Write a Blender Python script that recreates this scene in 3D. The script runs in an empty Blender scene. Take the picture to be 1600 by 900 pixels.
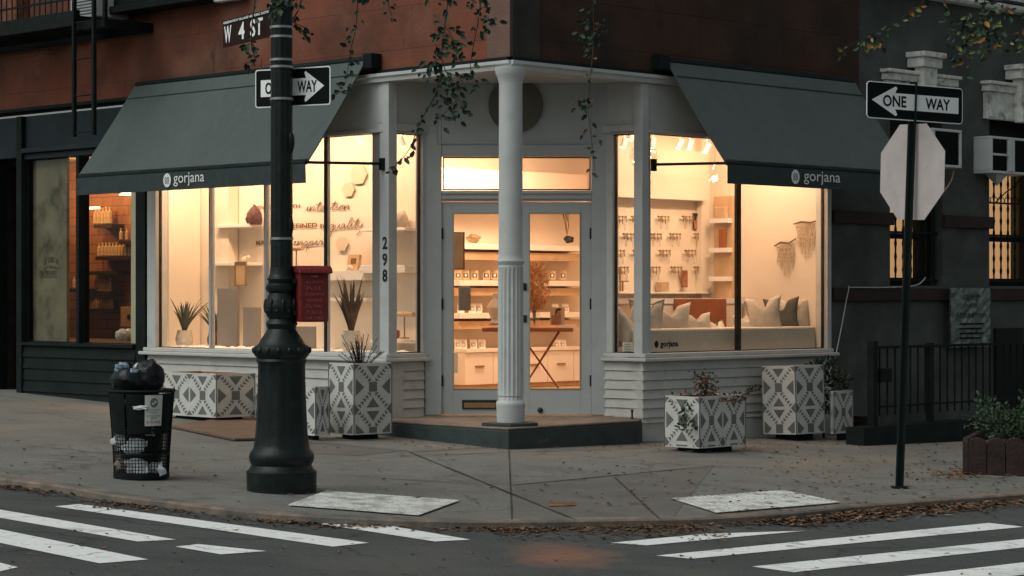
import bpy, bmesh, math, random
from mathutils import Vector, Matrix
random.seed(7)
C = bpy.context.scene
R_ = math.radians
# ------------------------------------------------------------------ camera, sky, sun, exposure
CAMD, CAMH, F, HY, CX = 20.7, 1.4, 3500.0, 460.0, 798.0
cd = bpy.data.cameras.new('camera'); cam = bpy.data.objects.new('camera', cd); C.collection.objects.link(cam)
cam.location = (0, -CAMD, CAMH); cam.rotation_euler = (R_(90), 0, 0)
cd.sensor_width = 36; cd.lens = F/1600*36; cd.shift_x = 2/1600; cd.shift_y = 10/1600
cd.clip_start = .5; cd.clip_end = 1000
C.camera = cam
C.render.resolution_x, C.render.resolution_y = 1024, 576
w = bpy.data.worlds.new('World'); C.world = w; w.use_nodes = True
nt = w.node_tree; bg = nt.nodes['Background']
sky = nt.nodes.new('ShaderNodeTexSky'); sky.sky_type = 'NISHITA'; sky.sun_disc = False
SUN_EL, SUN_AZ = 50, 240       # azimuth clockwise from +Y : light comes from the left, a little from behind the camera
sky.sun_elevation = R_(SUN_EL); sky.sun_rotation = R_(SUN_AZ); sky.dust_density = 4; sky.air_density = 1.0
hs = nt.nodes.new('ShaderNodeHueSaturation'); hs.inputs['Saturation'].default_value = .22
nt.links.new(sky.outputs[0], hs.inputs['Color']); tm = nt.nodes.new('ShaderNodeMix'); tm.data_type = 'RGBA'; tm.blend_type = 'MULTIPLY'; tm.inputs[0].default_value = 1; tm.inputs[7].default_value = (.94, 1, .985, 1)
nt.links.new(hs.outputs[0], tm.inputs[6]); nt.links.new(tm.outputs[2], bg.inputs[0])
bg.inputs[1].default_value = .085
sd = bpy.data.lights.new('sun', 'SUN'); sun = bpy.data.objects.new('sun', sd); C.collection.objects.link(sun)
sd.energy = 1.0; sd.angle = R_(60); sd.color = (.95, 1, .955)
a = R_(SUN_AZ); e = R_(SUN_EL)
sv = Vector((math.sin(a)*math.cos(e), math.cos(a)*math.cos(e), math.sin(e)))
sun.rotation_euler = sv.to_track_quat('Z', 'Y').to_euler()
C.view_settings.view_transform = 'Standard'; C.view_settings.look = 'None'
C.view_settings.exposure = 0; C.view_settings.gamma = 1
try:
    C.cycles.transparent_max_bounces = 24; C.cycles.max_bounces = 8; C.cycles.sample_clamp_indirect = 3
except Exception: pass

# ------------------------------------------------------------------ coordinates
S2 = math.sqrt(2); K = CAMD*S2
def rr(px): return (px-CX)/F
# frame L: x runs along the left front towards the corner, y into the building. frame R: x runs from the corner along the right front, y in.
def LX(px, y=0): r = rr(px); return (r*(K+y)-y)/(1+r)
def RX(px, y=0): r = rr(px); return (r*(K+y)+y)/(1-r)
ML = Matrix.Rotation(R_(-45), 4, 'Z'); MR = Matrix.Rotation(R_(45), 4, 'Z'); MF = Matrix.Identity(4)
FR = {'L': (ML, LX, R_(-45)), 'R': (MR, RX, R_(45)), 'F': (MF, lambda px, y=0: rr(px)*(CAMD+y), 0.)}
def loc(f, px, py, y=0):
    """local point of frame f at depth y"""
    M, X, _ = FR[f]; x = X(px, y); D = CAMD+(M@Vector((x, y, 0))).y
    return Vector((x, y, CAMH+(HY-py)*D/F))
def wld(f, px, py, y=0): return FR[f][0]@loc(f, px, py, y)
GL, GR = .03, -.02
ROFF = -.05
def gz(X, Y): return GL*(Y-X)/S2+GR*(X+Y)/S2
def G(px, py, off=0):
    r = rr(px); k = (py-HY)/F
    # z = a*D + b
    a_ = GL*(1-r)/S2+GR*(1+r)/S2; b_ = (GL+GR)*(-CAMD)/S2+off
    D = (CAMH-b_)/(a_+k)
    return Vector((r*D, D-CAMD, CAMH-k*D))

# ------------------------------------------------------------------ materials
def mat(name, col, rough=.6, var=.12, scale=6., bump=.0, bscale=40., metal=0., spec=.25, col2=None, c2pos=(.45, .6), c2scale=3., detail=6, streak=1.):
    m = bpy.data.materials.new(name); m.use_nodes = True; t = m.node_tree; N = t.nodes; Lk = t.links
    b = N['Principled BSDF']; b.inputs['Roughness'].default_value = rough; b.inputs['Metallic'].default_value = metal
    b.inputs['Specular IOR Level'].default_value = spec
    tc = N.new('ShaderNodeTexCoord'); mp = N.new('ShaderNodeMapping'); mp.inputs['Scale'].default_value = (1, 1, streak)
    Lk.new(tc.outputs['Object'], mp.inputs[0])
    nz = N.new('ShaderNodeTexNoise'); nz.inputs['Scale'].default_value = scale; nz.inputs['Detail'].default_value = detail
    Lk.new(mp.outputs[0], nz.inputs['Vector'])
    rmp = N.new('ShaderNodeMapRange'); rmp.inputs[1].default_value = .3; rmp.inputs[2].default_value = .7
    rmp.inputs[3].default_value = 1-var; rmp.inputs[4].default_value = 1+var
    Lk.new(nz.outputs[0], rmp.inputs[0])
    mx = N.new('ShaderNodeMix'); mx.data_type = 'RGBA'; mx.blend_type = 'MULTIPLY'; mx.inputs[0].default_value = 1
    mx.inputs[6].default_value = (*col, 1)
    Lk.new(rmp.outputs[0], mx.inputs[7])
    if col2:
        n2 = N.new('ShaderNodeTexNoise'); n2.inputs['Scale'].default_value = c2scale; n2.inputs['Detail'].default_value = 8
        n2.inputs['Roughness'].default_value = .65
        Lk.new(mp.outputs[0], n2.inputs['Vector'])
        r2 = N.new('ShaderNodeMapRange'); r2.inputs[1].default_value = c2pos[0]; r2.inputs[2].default_value = c2pos[1]
        Lk.new(n2.outputs[0], r2.inputs[0])
        m2 = N.new('ShaderNodeMix'); m2.data_type = 'RGBA'; m2.inputs[6].default_value = (*col, 1); m2.inputs[7].default_value = (*col2, 1)
        Lk.new(r2.outputs[0], m2.inputs[0]); Lk.new(m2.outputs[2], mx.inputs[6])
    Lk.new(mx.outputs[2], b.inputs['Base Color'])
    if bump:
        n3 = N.new('ShaderNodeTexNoise'); n3.inputs['Scale'].default_value = bscale; n3.inputs['Detail'].default_value = 5
        Lk.new(tc.outputs['Object'], n3.inputs['Vector'])
        bp = N.new('ShaderNodeBump'); bp.inputs['Strength'].default_value = bump; bp.inputs['Distance'].default_value = .02
        Lk.new(n3.outputs[0], bp.inputs['Height']); Lk.new(bp.outputs[0], b.inputs['Normal'])
    return m
def emit(name, col, s, base=(.8, .8, .8)):
    m = mat(name, base); b = m.node_tree.nodes['Principled BSDF']
    b.inputs['Emission Color'].default_value = (*col, 1); b.inputs['Emission Strength'].default_value = s
    return m
def glass(name, tint=(1, 1, 1), refl=.05):
    m = bpy.data.materials.new(name); m.use_nodes = True; t = m.node_tree; N = t.nodes; Lk = t.links
    N.remove(N['Principled BSDF']); o = N['Material Output']
    tr = N.new('ShaderNodeBsdfTransparent'); tr.inputs[0].default_value = (*tint, 1)
    gl = N.new('ShaderNodeBsdfGlossy'); gl.inputs['Roughness'].default_value = .02
    lw = N.new('ShaderNodeLayerWeight'); lw.inputs[0].default_value = .5
    pw = N.new('ShaderNodeMath'); pw.operation = 'POWER'; pw.inputs[1].default_value = 4
    ml = N.new('ShaderNodeMath'); ml.operation = 'MULTIPLY_ADD'; ml.inputs[1].default_value = .5; ml.inputs[2].default_value = refl
    Lk.new(lw.outputs['Facing'], pw.inputs[0]); Lk.new(pw.outputs[0], ml.inputs[0])
    mx = N.new('ShaderNodeMixShader'); Lk.new(ml.outputs[0], mx.inputs[0]); Lk.new(tr.outputs[0], mx.inputs[1]); Lk.new(gl.outputs[0], mx.inputs[2])
    Lk.new(mx.outputs[0], o.inputs[0]); return m

M = {}
def brickwall(name, col, col2, mortar, bw, bh, frame, ms=.006, stain=None, spos=(.5, .68), sscale=1.3, bump=.25, rough=.85):
    """masonry on a street front; frame L or R turns world x,y into the distance along the wall"""
    m = mat(name, col, rough, .18, 2.5, 0); t = m.node_tree; N = t.nodes; Lk = t.links; b = N['Principled BSDF']
    tc = N.new('ShaderNodeTexCoord'); sx = N.new('ShaderNodeSeparateXYZ'); Lk.new(tc.outputs['Object'], sx.inputs[0])
    mt = N.new('ShaderNodeMath'); mt.operation = 'SUBTRACT' if frame == 'L' else 'ADD'
    Lk.new(sx.outputs[0], mt.inputs[0]); Lk.new(sx.outputs[1], mt.inputs[1])
    m2 = N.new('ShaderNodeMath'); m2.operation = 'MULTIPLY'; m2.inputs[1].default_value = 1/S2; Lk.new(mt.outputs[0], m2.inputs[0])
    cb = N.new('ShaderNodeCombineXYZ'); Lk.new(m2.outputs[0], cb.inputs[0]); Lk.new(sx.outputs[2], cb.inputs[1])
    br = N.new('ShaderNodeTexBrick'); br.inputs['Color1'].default_value = (*col, 1); br.inputs['Color2'].default_value = (*col2, 1); br.inputs['Mortar'].default_value = (*mortar, 1)
    br.inputs['Scale'].default_value = 1; br.inputs['Brick Width'].default_value = bw; br.inputs['Row Height'].default_value = bh; br.inputs['Mortar Size'].default_value = ms; br.inputs['Mortar Smooth'].default_value = .5
    Lk.new(cb.outputs[0], br.inputs[0])
    mx = [n for n in N if n.bl_idname == 'ShaderNodeMix'][0]
    src = br.outputs[0]
    if stain:
        n2 = N.new('ShaderNodeTexNoise'); n2.inputs['Scale'].default_value = sscale; n2.inputs['Detail'].default_value = 9; n2.inputs['Roughness'].default_value = .6
        Lk.new(tc.outputs['Object'], n2.inputs[0])
        r2 = N.new('ShaderNodeMapRange'); r2.inputs[1].default_value = spos[0]; r2.inputs[2].default_value = spos[1]; Lk.new(n2.outputs[0], r2.inputs[0])
        m3 = N.new('ShaderNodeMix'); m3.data_type = 'RGBA'; m3.inputs[7].default_value = (*stain, 1)
        Lk.new(r2.outputs[0], m3.inputs[0]); Lk.new(br.outputs[0], m3.inputs[6]); src = m3.outputs[2]
    Lk.new(src, mx.inputs[6])
    nb = N.new('ShaderNodeTexNoise'); nb.inputs['Scale'].default_value = 30; Lk.new(tc.outputs['Object'], nb.inputs[0])
    ad = N.new('ShaderNodeMath'); ad.operation = 'MULTIPLY_ADD'; ad.inputs[1].default_value = -1.5; Lk.new(br.outputs['Fac'], ad.inputs[0]); Lk.new(nb.outputs[0], ad.inputs[2])
    bp = N.new('ShaderNodeBump'); bp.inputs['Strength'].default_value = bump; bp.inputs['Distance'].default_value = .02
    Lk.new(ad.outputs[0], bp.inputs['Height']); Lk.new(bp.outputs[0], b.inputs['Normal'])
    return m
M['stucco'] = brickwall('terracotta_painted_blocks', (.225, .072, .042), (.19, .060, .036), (.09, .036, .028), 1.35, .42, 'L', .004, (.055, .034, .024), (.45, .70), .55)
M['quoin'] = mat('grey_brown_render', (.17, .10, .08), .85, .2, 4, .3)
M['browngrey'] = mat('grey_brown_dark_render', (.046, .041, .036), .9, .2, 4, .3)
M['brown'] = brickwall('dark_brown_blocks', (.072, .036, .022), (.058, .030, .019), (.018, .012, .010), 1.35, .42, 'R', .004, (.022, .020, .018), (.45, .7), .9)  # right front drawn much darker than the left one
M['greywall'] = mat('charcoal_render', (.088, .098, .090), .9, .18, 3, .5, 60, col2=(.062, .070, .065), c2scale=1.2)
M['maroon'] = mat('maroon_stone_band', (.042, .026, .024), .8, .2, 5, .4, 50)
M['palestone'] = mat('weathered_pale_stone', (.70, .70, .65), .85, .2, 8, .4, 40, col2=(.2, .2, .18), c2pos=(.52, .72), c2scale=7)
M['white'] = mat('off_white_paint', (.50, .51, .495), .55, .06, 5, .12, 25, col2=(.40, .40, .375), c2pos=(.55, .8), c2scale=4)
M['whitedirty'] = mat('worn_white_siding', (.48, .48, .45), .65, .08, 6, .2, 18, col2=(.33, .31, .28), c2pos=(.55, .8), c2scale=5)
M['door'] = mat('grey_white_door_paint', (.43, .455, .45), .5, .05, 4, .1, 20, col2=(.34, .35, .335), c2pos=(.6, .85), c2scale=6)
M['dkgreen'] = mat('blackish_green_paint', (.011, .017, .016), .6, .2, 5, .15, 25, spec=.10)
M['bluegreen'] = mat('blue_green_sign_board', (.013, .022, .026), .6, .25, 3, .1, 20, col2=(.03, .042, .046), c2pos=(.6, .75), c2scale=5)
M['awning'] = mat('grey_green_canvas', (.094, .113, .108), .95, .05, 12, .25, 180, col2=(.078, .094, .090), c2pos=(.40, .8), c2scale=.8, streak=.35)
M['awning_r'] = M['awning']
M['valance'] = mat('grey_green_valance_canvas', (.042, .056, .055), .9, .14, 9, .25, 180)
M['lettering'] = mat('pale_lettering', (.78, .80, .78), .6, .04)
M['iron'] = mat('black_iron', (.010, .014, .0135), .6, .25, 9, .2, 40, spec=.10)
M['castiron'] = mat('dark_green_cast_iron', (.009, .015, .014), .36, .3, 9, .12, 35, metal=0, col2=(.016, .024, .022), c2pos=(.6, .75), c2scale=9, spec=.22)
M['steel'] = mat('galvanised_band', (.35, .37, .36), .35, .15, 9, 0, metal=.8)
M['redbox'] = mat('worn_red_cast_metal', (.17, .018, .016), .5, .25, 12, .5, 60, col2=(.07, .010, .012), c2pos=(.5, .7), c2scale=12)
M['redlet'] = mat('worn_pale_raised_letters', (.30, .10, .10), .6, .4, 40)
M['signblack'] = mat('black_sign_sheet', (.006, .009, .009), .5, .1, spec=.06)
M['signwhite'] = mat('white_sign_sheet', (.92, .94, .92), .4, .05, 8)
M['signbrown'] = mat('brown_sign_sheet', (.026, .010, .008), .5, .1, spec=.06)
M['alu'] = mat('bare_aluminium_sheet', (.50, .44, .42), .5, .08, 6, .05, 20, metal=.1, col2=(.40, .37, .36), c2pos=(.55, .8), c2scale=9)
M['sidewalk'] = None
M['riser'] = mat('dark_green_painted_concrete', (.040, .054, .052), .6, .2, 6, .3, 30, col2=(.09, .10, .09), c2pos=(.66, .72), c2scale=5)
M['steptop'] = mat('worn_brown_concrete', (.20, .155, .125), .8, .2, 7, .3, 40, col2=(.11, .10, .09), c2pos=(.5, .75), c2scale=3)
M['soil'] = mat('dark_soil', (.035, .026, .02), .95, .4, 30, .8, 60)
M['wood_in'] = mat('raw_wood_planter_rim', (.24, .12, .07), .75, .2, 8, .2, 30)
M['plwhite'] = mat('cream_tile_face', (.56, .55, .51), .5, .08, 8)
M['plgrey'] = mat('grey_taupe_motif', (.14, .145, .14), .6, .1, 8)
M['leafgreen'] = mat('dark_green_leaves', (.040, .070, .035), .6, .35, 15)
M['leafdark'] = mat('blue_green_leaves', (.020, .038, .026), .6, .3, 15)
M['leaforange'] = mat('orange_leaves', (.30, .115, .035), .7, .3, 15)
M['leafyellow'] = mat('yellow_green_leaves', (.20, .20, .06), .7, .3, 15)
M['leafbrown'] = mat('brown_dead_leaves', (.12, .070, .042), .8, .45, 9)
M['leaftan'] = mat('tan_dead_leaves', (.24, .155, .09), .8, .4, 9)
M['leafred'] = mat('red_brown_leaves', (.13, .045, .028), .8, .4, 9)
M['twig'] = mat('dark_twig', (.035, .026, .02), .8, .2, 9)
M['cream'] = mat('cream_interior_plaster', (.76, .67, .56), .75, .04, 2)
M['ceil'] = mat('interior_ceiling_paint', (.72, .62, .50), .8, .03, 2)
M['floorwood'] = mat('pale_wood_floor', (.42, .27, .16), .45, .15, 6, streak=1)
M['shelfwhite'] = mat('white_lacquer', (.80, .78, .74), .4, .03, 3)
M['palewood'] = mat('pale_oak', (.52, .36, .21), .5, .12, 6)
M['hexcream'] = mat('warm_cream_felt', (.62, .52, .40), .8, .06, 6)
M['gold'] = mat('brass_gold', (.30, .20, .10), .45, .1, 9, metal=.3)
M['goldpaint'] = mat('gold_painted_letters', (.17, .09, .03), .5, .1, 9)
M['plinth'] = mat('grey_plinth_paint', (.24, .225, .21), .7, .05, 3)
M['pot'] = mat('cream_ceramic', (.62, .56, .47), .6, .12, 20, .3, 60)
M['aloe'] = mat('grey_green_succulent', (.07, .085, .05), .5, .25, 8)
M['terracotta'] = mat('terracotta_board', (.30, .10, .045), .6, .1, 5)
M['amethyst'] = mat('red_brown_crystal', (.09, .035, .03), .35, .5, 30, .8, 40)
M['linen'] = mat('natural_linen', (.50, .45, .38), .85, .12, 12, .4, 120)
M['linend'] = mat('dark_linen', (.10, .10, .09), .85, .15, 12, .4, 120)
M['beige'] = mat('beige_cushion_fabric', (.62, .56, .48), .85, .05, 10, .3, 120)
M['pampas'] = mat('orange_dried_grass', (.62, .33, .15), .8, .25, 20)
M['skin'] = mat('photo_print_skin_tone', (.34, .16, .09), .5, .3, 20)
M['darkhair'] = mat('photo_print_dark', (.05, .025, .015), .5, .2, 20)
M['copper'] = mat('copper_rod', (.28, .10, .035), .4, .1, 9, metal=.5)
M['macrame'] = mat('knotted_cotton', (.50, .37, .24), .9, .2, 30, .5, 90)
M['stick'] = mat('driftwood', (.16, .10, .06), .8, .2, 20)
M['black'] = mat('matt_black', (.008, .008, .008), .7, .1)
M['disc'] = mat('dark_round_plaque_paint', (.13, .125, .10), .6, .1, 5)
M['bronze'] = mat('dark_bronze', (.045, .040, .030), .4, .3, 20, metal=.5)
M['brickin'] = None
M['plaster_old'] = mat('aged_green_grey_plaster', (.28, .225, .165), .85, .2, 3, .2, 20, col2=(.10, .085, .055), c2pos=(.5, .66), c2scale=2.2)
M['darkwood'] = mat('dark_walnut_shelf', (.02, .012, .008), .5, .2, 9)
M['bottle'] = mat('amber_labelled_bottle', (.50, .36, .20), .4, .25, 25)
M['bag'] = mat('black_bin_bag', (.008, .010, .011), .22, .2, 9, .8, 14)
M['paper'] = mat('crumpled_white_paper', (.55, .58, .60), .7, .2, 14, .5, 30)
M['bluepaper'] = mat('pale_blue_plastic', (.22, .29, .36), .5, .25, 14, .4, 30)
M['sticker'] = mat('white_sticker', (.60, .61, .57), .5, .08, 20)
M['stickred'] = mat('sticker_red_ink', (.40, .10, .09), .5, .1)
M['stickgrey'] = mat('sticker_grey_ink', (.14, .15, .15), .5, .1)
M['paint'] = mat('worn_white_road_paint', (.82, .82, .80), .7, .06, 20, .2, 80, col2=(.5, .5, .49), c2pos=(.60, .68), c2scale=14)
M['tactile'] = mat('white_tactile_tile', (.62, .62, .59), .7, .15, 26, 0, col2=(.33, .28, .21), c2pos=(.56, .66), c2scale=20)
M['scallop'] = mat('dark_red_brown_edging', (.040, .024, .022), .8, .3, 9, .4, 30)
M['rust'] = mat('rusty_orange_iron', (.24, .095, .055), .8, .3, 10, .3, 40, col2=(.12, .06, .04), c2pos=(.5, .7), c2scale=6)
M['plate'] = mat('brown_steel_cellar_hatch', (.15, .10, .07), .7, .2, 6, .2, 30)
M['ac'] = mat('pale_appliance_casing', (.56, .58, .57), .5, .06, 6)
M['plastic'] = mat('clear_wrinkled_plastic', (.14, .17, .155), .3, .4, 12, .6, 18, col2=(.30, .34, .32), c2pos=(.55, .68), c2scale=9)  # brighter streaks paint the gloss of clear plastic into the colour
M['glass'] = glass('window_glass', (.97, .97, .95), .035)
M['glassdark'] = glass('smoky_window_glass', (.88, .90, .86), .035)
M['globe'] = glass('clear_glass_globe', (.96, .94, .9), .12)
M['bulb'] = emit('lit_bulb', (1, .78, .48), 14)
M['lamphead'] = emit('lit_lamp_face', (1, .80, .52), 9)
M['curtainlit'] = emit('lit_window_blind', (1, .52, .25), .62, (.6, .45, .3))
M['stripe'] = emit('lit_tube_lamp', (1, .72, .42), 4)

def layer(m, col, scale, lo, hi, amt=1., detail=4, kind='noise', stretch=(1, 1, 1), rot=0.):
    """one more worn patch layer over the base colour of a ground material"""
    t = m.node_tree; N = t.nodes; Lk = t.links; b = N['Principled BSDF']; src = b.inputs['Base Color'].links[0].from_socket
    tc = N.new('ShaderNodeTexCoord'); mp = N.new('ShaderNodeMapping'); mp.inputs['Scale'].default_value = stretch; mp.inputs['Rotation'].default_value = (0, 0, rot); Lk.new(tc.outputs['Object'], mp.inputs[0])
    if kind == 'noise':
        n = N.new('ShaderNodeTexNoise'); n.inputs['Scale'].default_value = scale; n.inputs['Detail'].default_value = detail; out = n.outputs[0]
    elif kind == 'spots':
        n = N.new('ShaderNodeTexVoronoi'); n.inputs['Scale'].default_value = scale; out = n.outputs['Distance']
    else:
        n = N.new('ShaderNodeTexVoronoi'); n.feature = 'DISTANCE_TO_EDGE'; n.inputs['Scale'].default_value = scale; out = n.outputs['Distance']
        nz = N.new('ShaderNodeTexNoise'); nz.inputs['Scale'].default_value = 4; nz.inputs['Detail'].default_value = 6; Lk.new(mp.outputs[0], nz.inputs['Vector'])
        mx0 = N.new('ShaderNodeMix'); mx0.data_type = 'RGBA'; mx0.inputs[0].default_value = .25; Lk.new(mp.outputs[0], mx0.inputs[6]); Lk.new(nz.outputs['Color'], mx0.inputs[7]); Lk.new(mx0.outputs[2], n.inputs['Vector'])
    if kind != 'crack': Lk.new(mp.outputs[0], n.inputs['Vector'])
    r = N.new('ShaderNodeMapRange'); r.inputs[1].default_value = lo; r.inputs[2].default_value = hi; r.inputs[3].default_value = 0 if hi > lo else amt; r.inputs[4].default_value = amt if hi > lo else 0
    if hi < lo: r.inputs[1].default_value = hi; r.inputs[2].default_value = lo
    Lk.new(out, r.inputs[0]); mx = N.new('ShaderNodeMix'); mx.data_type = 'RGBA'; mx.inputs[7].default_value = (*col, 1); Lk.new(r.outputs[0], mx.inputs[0]); Lk.new(src, mx.inputs[6]); Lk.new(mx.outputs[2], b.inputs['Base Color']); return m
def ground_mat(name, col, spot, scale=2., joints=False, big=(.5, .5, .5), rough=.85):
    m = mat(name, col, rough, .30, 70, .5, 120, col2=spot, c2pos=(.38, .70), c2scale=scale)
    return m
layer(M['stucco'], (.24, .13, .085), 1.4, .56, .70, .55, 9); layer(M['stucco'], (.03, .02, .015), 9, .66, .72, .6, 6, stretch=(1, 1, .35)); layer(M['awning'], (.055, .068, .064), 2.2, .60, .8, .5, 8, stretch=(1, 1, .4))
M['asphalt'] = ground_mat('asphalt', (.086, .090, .087), (.062, .066, .064), 1.2)
layer(M['asphalt'], (.17, .17, .16), 150, .64, .74, .8); layer(M['asphalt'], (.045, .047, .046), 1.0, .50, .72, .6, 5, stretch=(.35, 2.2, 1), rot=.78); layer(M['asphalt'], (.03, .03, .03), .55, .012, .0, .8, kind='crack')
layer(M['asphalt'], (.11, .105, .095), .7, .55, .66, .6, 7)
M['sidewalk'] = ground_mat('sidewalk_concrete', (.212, .206, .186), (.145, .141, .129), .9)
layer(M['sidewalk'], (.30, .275, .24), 110, .64, .74, .6); layer(M['sidewalk'], (.10, .092, .08), 2.6, .60, .74, .6, 8); layer(M['sidewalk'], (.055, .05, .045), 3.4, .055, .03, .7, kind='spots'); layer(M['sidewalk'], (.27, .22, .17), .5, .52, .68, .5, 6)
layer(M['sidewalk'], (.06, .055, .05), .6, .010, .0, .5, kind='crack')
layer(M['paint'], (.13, .13, .125), 38, .64, .70, .6, 6); layer(M['paint'], (.30, .30, .29), 3.2, .58, .7, .5, 7); layer(M['paint'], (.10, .10, .10), 1.1, .009, .0, .7, kind='crack')
layer(M['tactile'], (.26, .24, .20), 6, .46, .66, .85, 8)
M['kerb'] = mat('kerb_stone', (.21, .165, .13), .85, .25, 9, .4, 50, col2=(.12, .115, .105), c2pos=(.45, .6), c2scale=1.6)

# brick seen inside the perfume shop
def brick_mat():
    m = mat('orange_tiled_brick', (.42, .22, .11), .6, .15, 5); t = m.node_tree; N = t.nodes; Lk = t.links
    b = N['Principled BSDF']; br = N.new('ShaderNodeTexBrick'); tc = N.new('ShaderNodeTexCoord'); mp = N.new('ShaderNodeMapping')
    mp.inputs['Rotation'].default_value = (R_(90), 0, 0)
    sx = N.new('ShaderNodeSeparateXYZ'); cb = N.new('ShaderNodeCombineXYZ'); Lk.new(tc.outputs['Object'], sx.inputs[0])
    mt = N.new('ShaderNodeMath'); mt.operation = 'SUBTRACT'; Lk.new(sx.outputs[0], mt.inputs[0]); Lk.new(sx.outputs[1], mt.inputs[1])
    Lk.new(mt.outputs[0], cb.inputs[0]); Lk.new(sx.outputs[2], cb.inputs[1])
    br.inputs['Color1'].default_value = (.30, .13, .055, 1); br.inputs['Color2'].default_value = (.24, .10, .045, 1); br.inputs['Mortar'].default_value = (.13, .06, .03, 1)
    br.inputs['Scale'].default_value = 1; br.inputs['Brick Width'].default_value = .32; br.inputs['Row Height'].default_value = .12; br.inputs['Mortar Size'].default_value = .006
    Lk.new(cb.outputs[0], br.inputs[0]); Lk.new(br.outputs[0], b.inputs['Base Color']); return m
M['brickin'] = brick_mat()

# ------------------------------------------------------------------ mesh building
class MB:
    def __init__(s, mtx=None): s.v = []; s.f = []; s.mi = []; s.m = mtx or Matrix.Identity(4); s.cur = 0
    def add(s, vs, fs):
        o = len(s.v); s.v += [s.m@Vector(p) for p in vs]
        for f in fs: s.f.append([i+o for i in f]); s.mi.append(s.cur)
        return s
    def box(s, x0, x1, y0, y1, z0, z1):
        if x0 > x1: x0, x1 = x1, x0
        if y0 > y1: y0, y1 = y1, y0
        if z0 > z1: z0, z1 = z1, z0
        return s.add([(x0, y0, z0), (x1, y0, z0), (x1, y1, z0), (x0, y1, z0), (x0, y0, z1), (x1, y0, z1), (x1, y1, z1), (x0, y1, z1)],
                     [(0, 3, 2, 1), (4, 5, 6, 7), (0, 1, 5, 4), (1, 2, 6, 5), (2, 3, 7, 6), (3, 0, 4, 7)])
    def prism(s, pts, z0, z1):
        n = len(pts)
        return s.add([(p[0], p[1], z0) for p in pts]+[(p[0], p[1], z1) for p in pts],
                     [list(range(n))[::-1], list(range(n, 2*n))]+[(i, (i+1) % n, n+(i+1) % n, n+i) for i in range(n)])
    def xz(s, pts, y0, y1):
        """outline in x,z extruded in y"""
        n = len(pts)
        return s.add([(p[0], y0, p[1]) for p in pts]+[(p[0], y1, p[1]) for p in pts],
                     [list(range(n)), list(range(n, 2*n))[::-1]]+[(i, n+i, n+(i+1) % n, (i+1) % n) for i in range(n)])
    def yz(s, pts, x0, x1):
        n = len(pts)
        return s.add([(x0, p[0], p[1]) for p in pts]+[(x1, p[0], p[1]) for p in pts],
                     [list(range(n))[::-1], list(range(n, 2*n))]+[(i, (i+1) % n, n+(i+1) % n, n+i) for i in range(n)])
    def tube(s, pts, r, n=8, cap=True):
        pts = [Vector(p) for p in pts]; m = len(pts)
        rs = r if isinstance(r, (list, tuple)) else [r]*m
        vs = []; 
        for i, p in enumerate(pts):
            d = (pts[min(i+1, m-1)]-pts[max(i-1, 0)])
            if d.length < 1e-9: d = Vector((0, 0, 1))
            d.normalize(); up = Vector((0, 0, 1)) if abs(d.z) < .9 else Vector((1, 0, 0))
            a = d.cross(up).normalized(); b = d.cross(a)
            for k in range(n):
                t = 2*math.pi*k/n; vs.append(p+(a*math.cos(t)+b*math.sin(t))*rs[i])
        fs = [(i*n+k, i*n+(k+1) % n, (i+1)*n+(k+1) % n, (i+1)*n+k) for i in range(m-1) for k in range(n)]
        if cap: fs += [list(range(n))[::-1], [(m-1)*n+k for k in range(n)]]
        return s.add(vs, fs)
    def lathe(s, prof, c=(0, 0, 0), n=32, flute=0, fr=(0, 0), fd=.08):
        vs = []
        for (r, z) in prof:
            for k in range(n):
                t = 2*math.pi*k/n; q = r
                if flute and fr[0] <= z <= fr[1]: q = r*(1-fd*(.5-.5*math.cos(t*flute))**.6)
                vs.append((c[0]+q*math.cos(t), c[1]+q*math.sin(t), c[2]+z))
        m = len(prof)
        fs = [(i*n+k, i*n+(k+1) % n, (i+1)*n+(k+1) % n, (i+1)*n+k) for i in range(m-1) for k in range(n)]
        fs += [list(range(n))[::-1], [(m-1)*n+k for k in range(n)]]
        return s.add(vs, fs)
    def ball(s, c, r, n=12, m=8, sq=(1, 1, 1), jit=0):
        vs = []
        for i in range(m+1):
            for k in range(n):
                th = math.pi*i/m; ph = 2*math.pi*k/n; q = r*(1+random.uniform(-jit, jit)) if 0 < i < m else r
                vs.append((c[0]+q*sq[0]*math.sin(th)*math.cos(ph), c[1]+q*sq[1]*math.sin(th)*math.sin(ph), c[2]+q*sq[2]*math.cos(th)))
        return s.add(vs, [(i*n+k, (i+1)*n+k, (i+1)*n+(k+1) % n, i*n+(k+1) % n) for i in range(m) for k in range(n)])
    def build(s, name, mats, parent=None, smooth=False, bevel=0, loc=None):
        me = bpy.data.meshes.new(name); me.from_pydata([tuple(p) for p in s.v], [], s.f)
        if not isinstance(mats, (list, tuple)): mats = [mats]
        for m_ in mats: me.materials.append(M[m_] if isinstance(m_, str) else m_)
        me.polygons.foreach_set('material_index', s.mi)
        bm = bmesh.new(); bm.from_mesh(me); bmesh.ops.recalc_face_normals(bm, faces=bm.faces); bm.to_mesh(me); bm.free()
        if smooth:
            me.polygons.foreach_set('use_smooth', [True]*len(me.polygons))
            try: me.set_sharp_from_angle(angle=R_(35))
            except Exception: pass
        me.update()
        o = bpy.data.objects.new(name, me); C.collection.objects.link(o)
        if parent: o.parent = parent
        if loc is not None: o.location = loc
        if bevel:
            b = o.modifiers.new('bevel', 'BEVEL'); b.width = bevel; b.segments = 2; b.limit_method = 'ANGLE'
        return o
def tag(o, label=None, cat=None, group=None, kind=None):
    if label: o['label'] = label
    if cat: o['category'] = cat
    if group: o['group'] = group
    if kind: o['kind'] = kind
    return o
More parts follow.
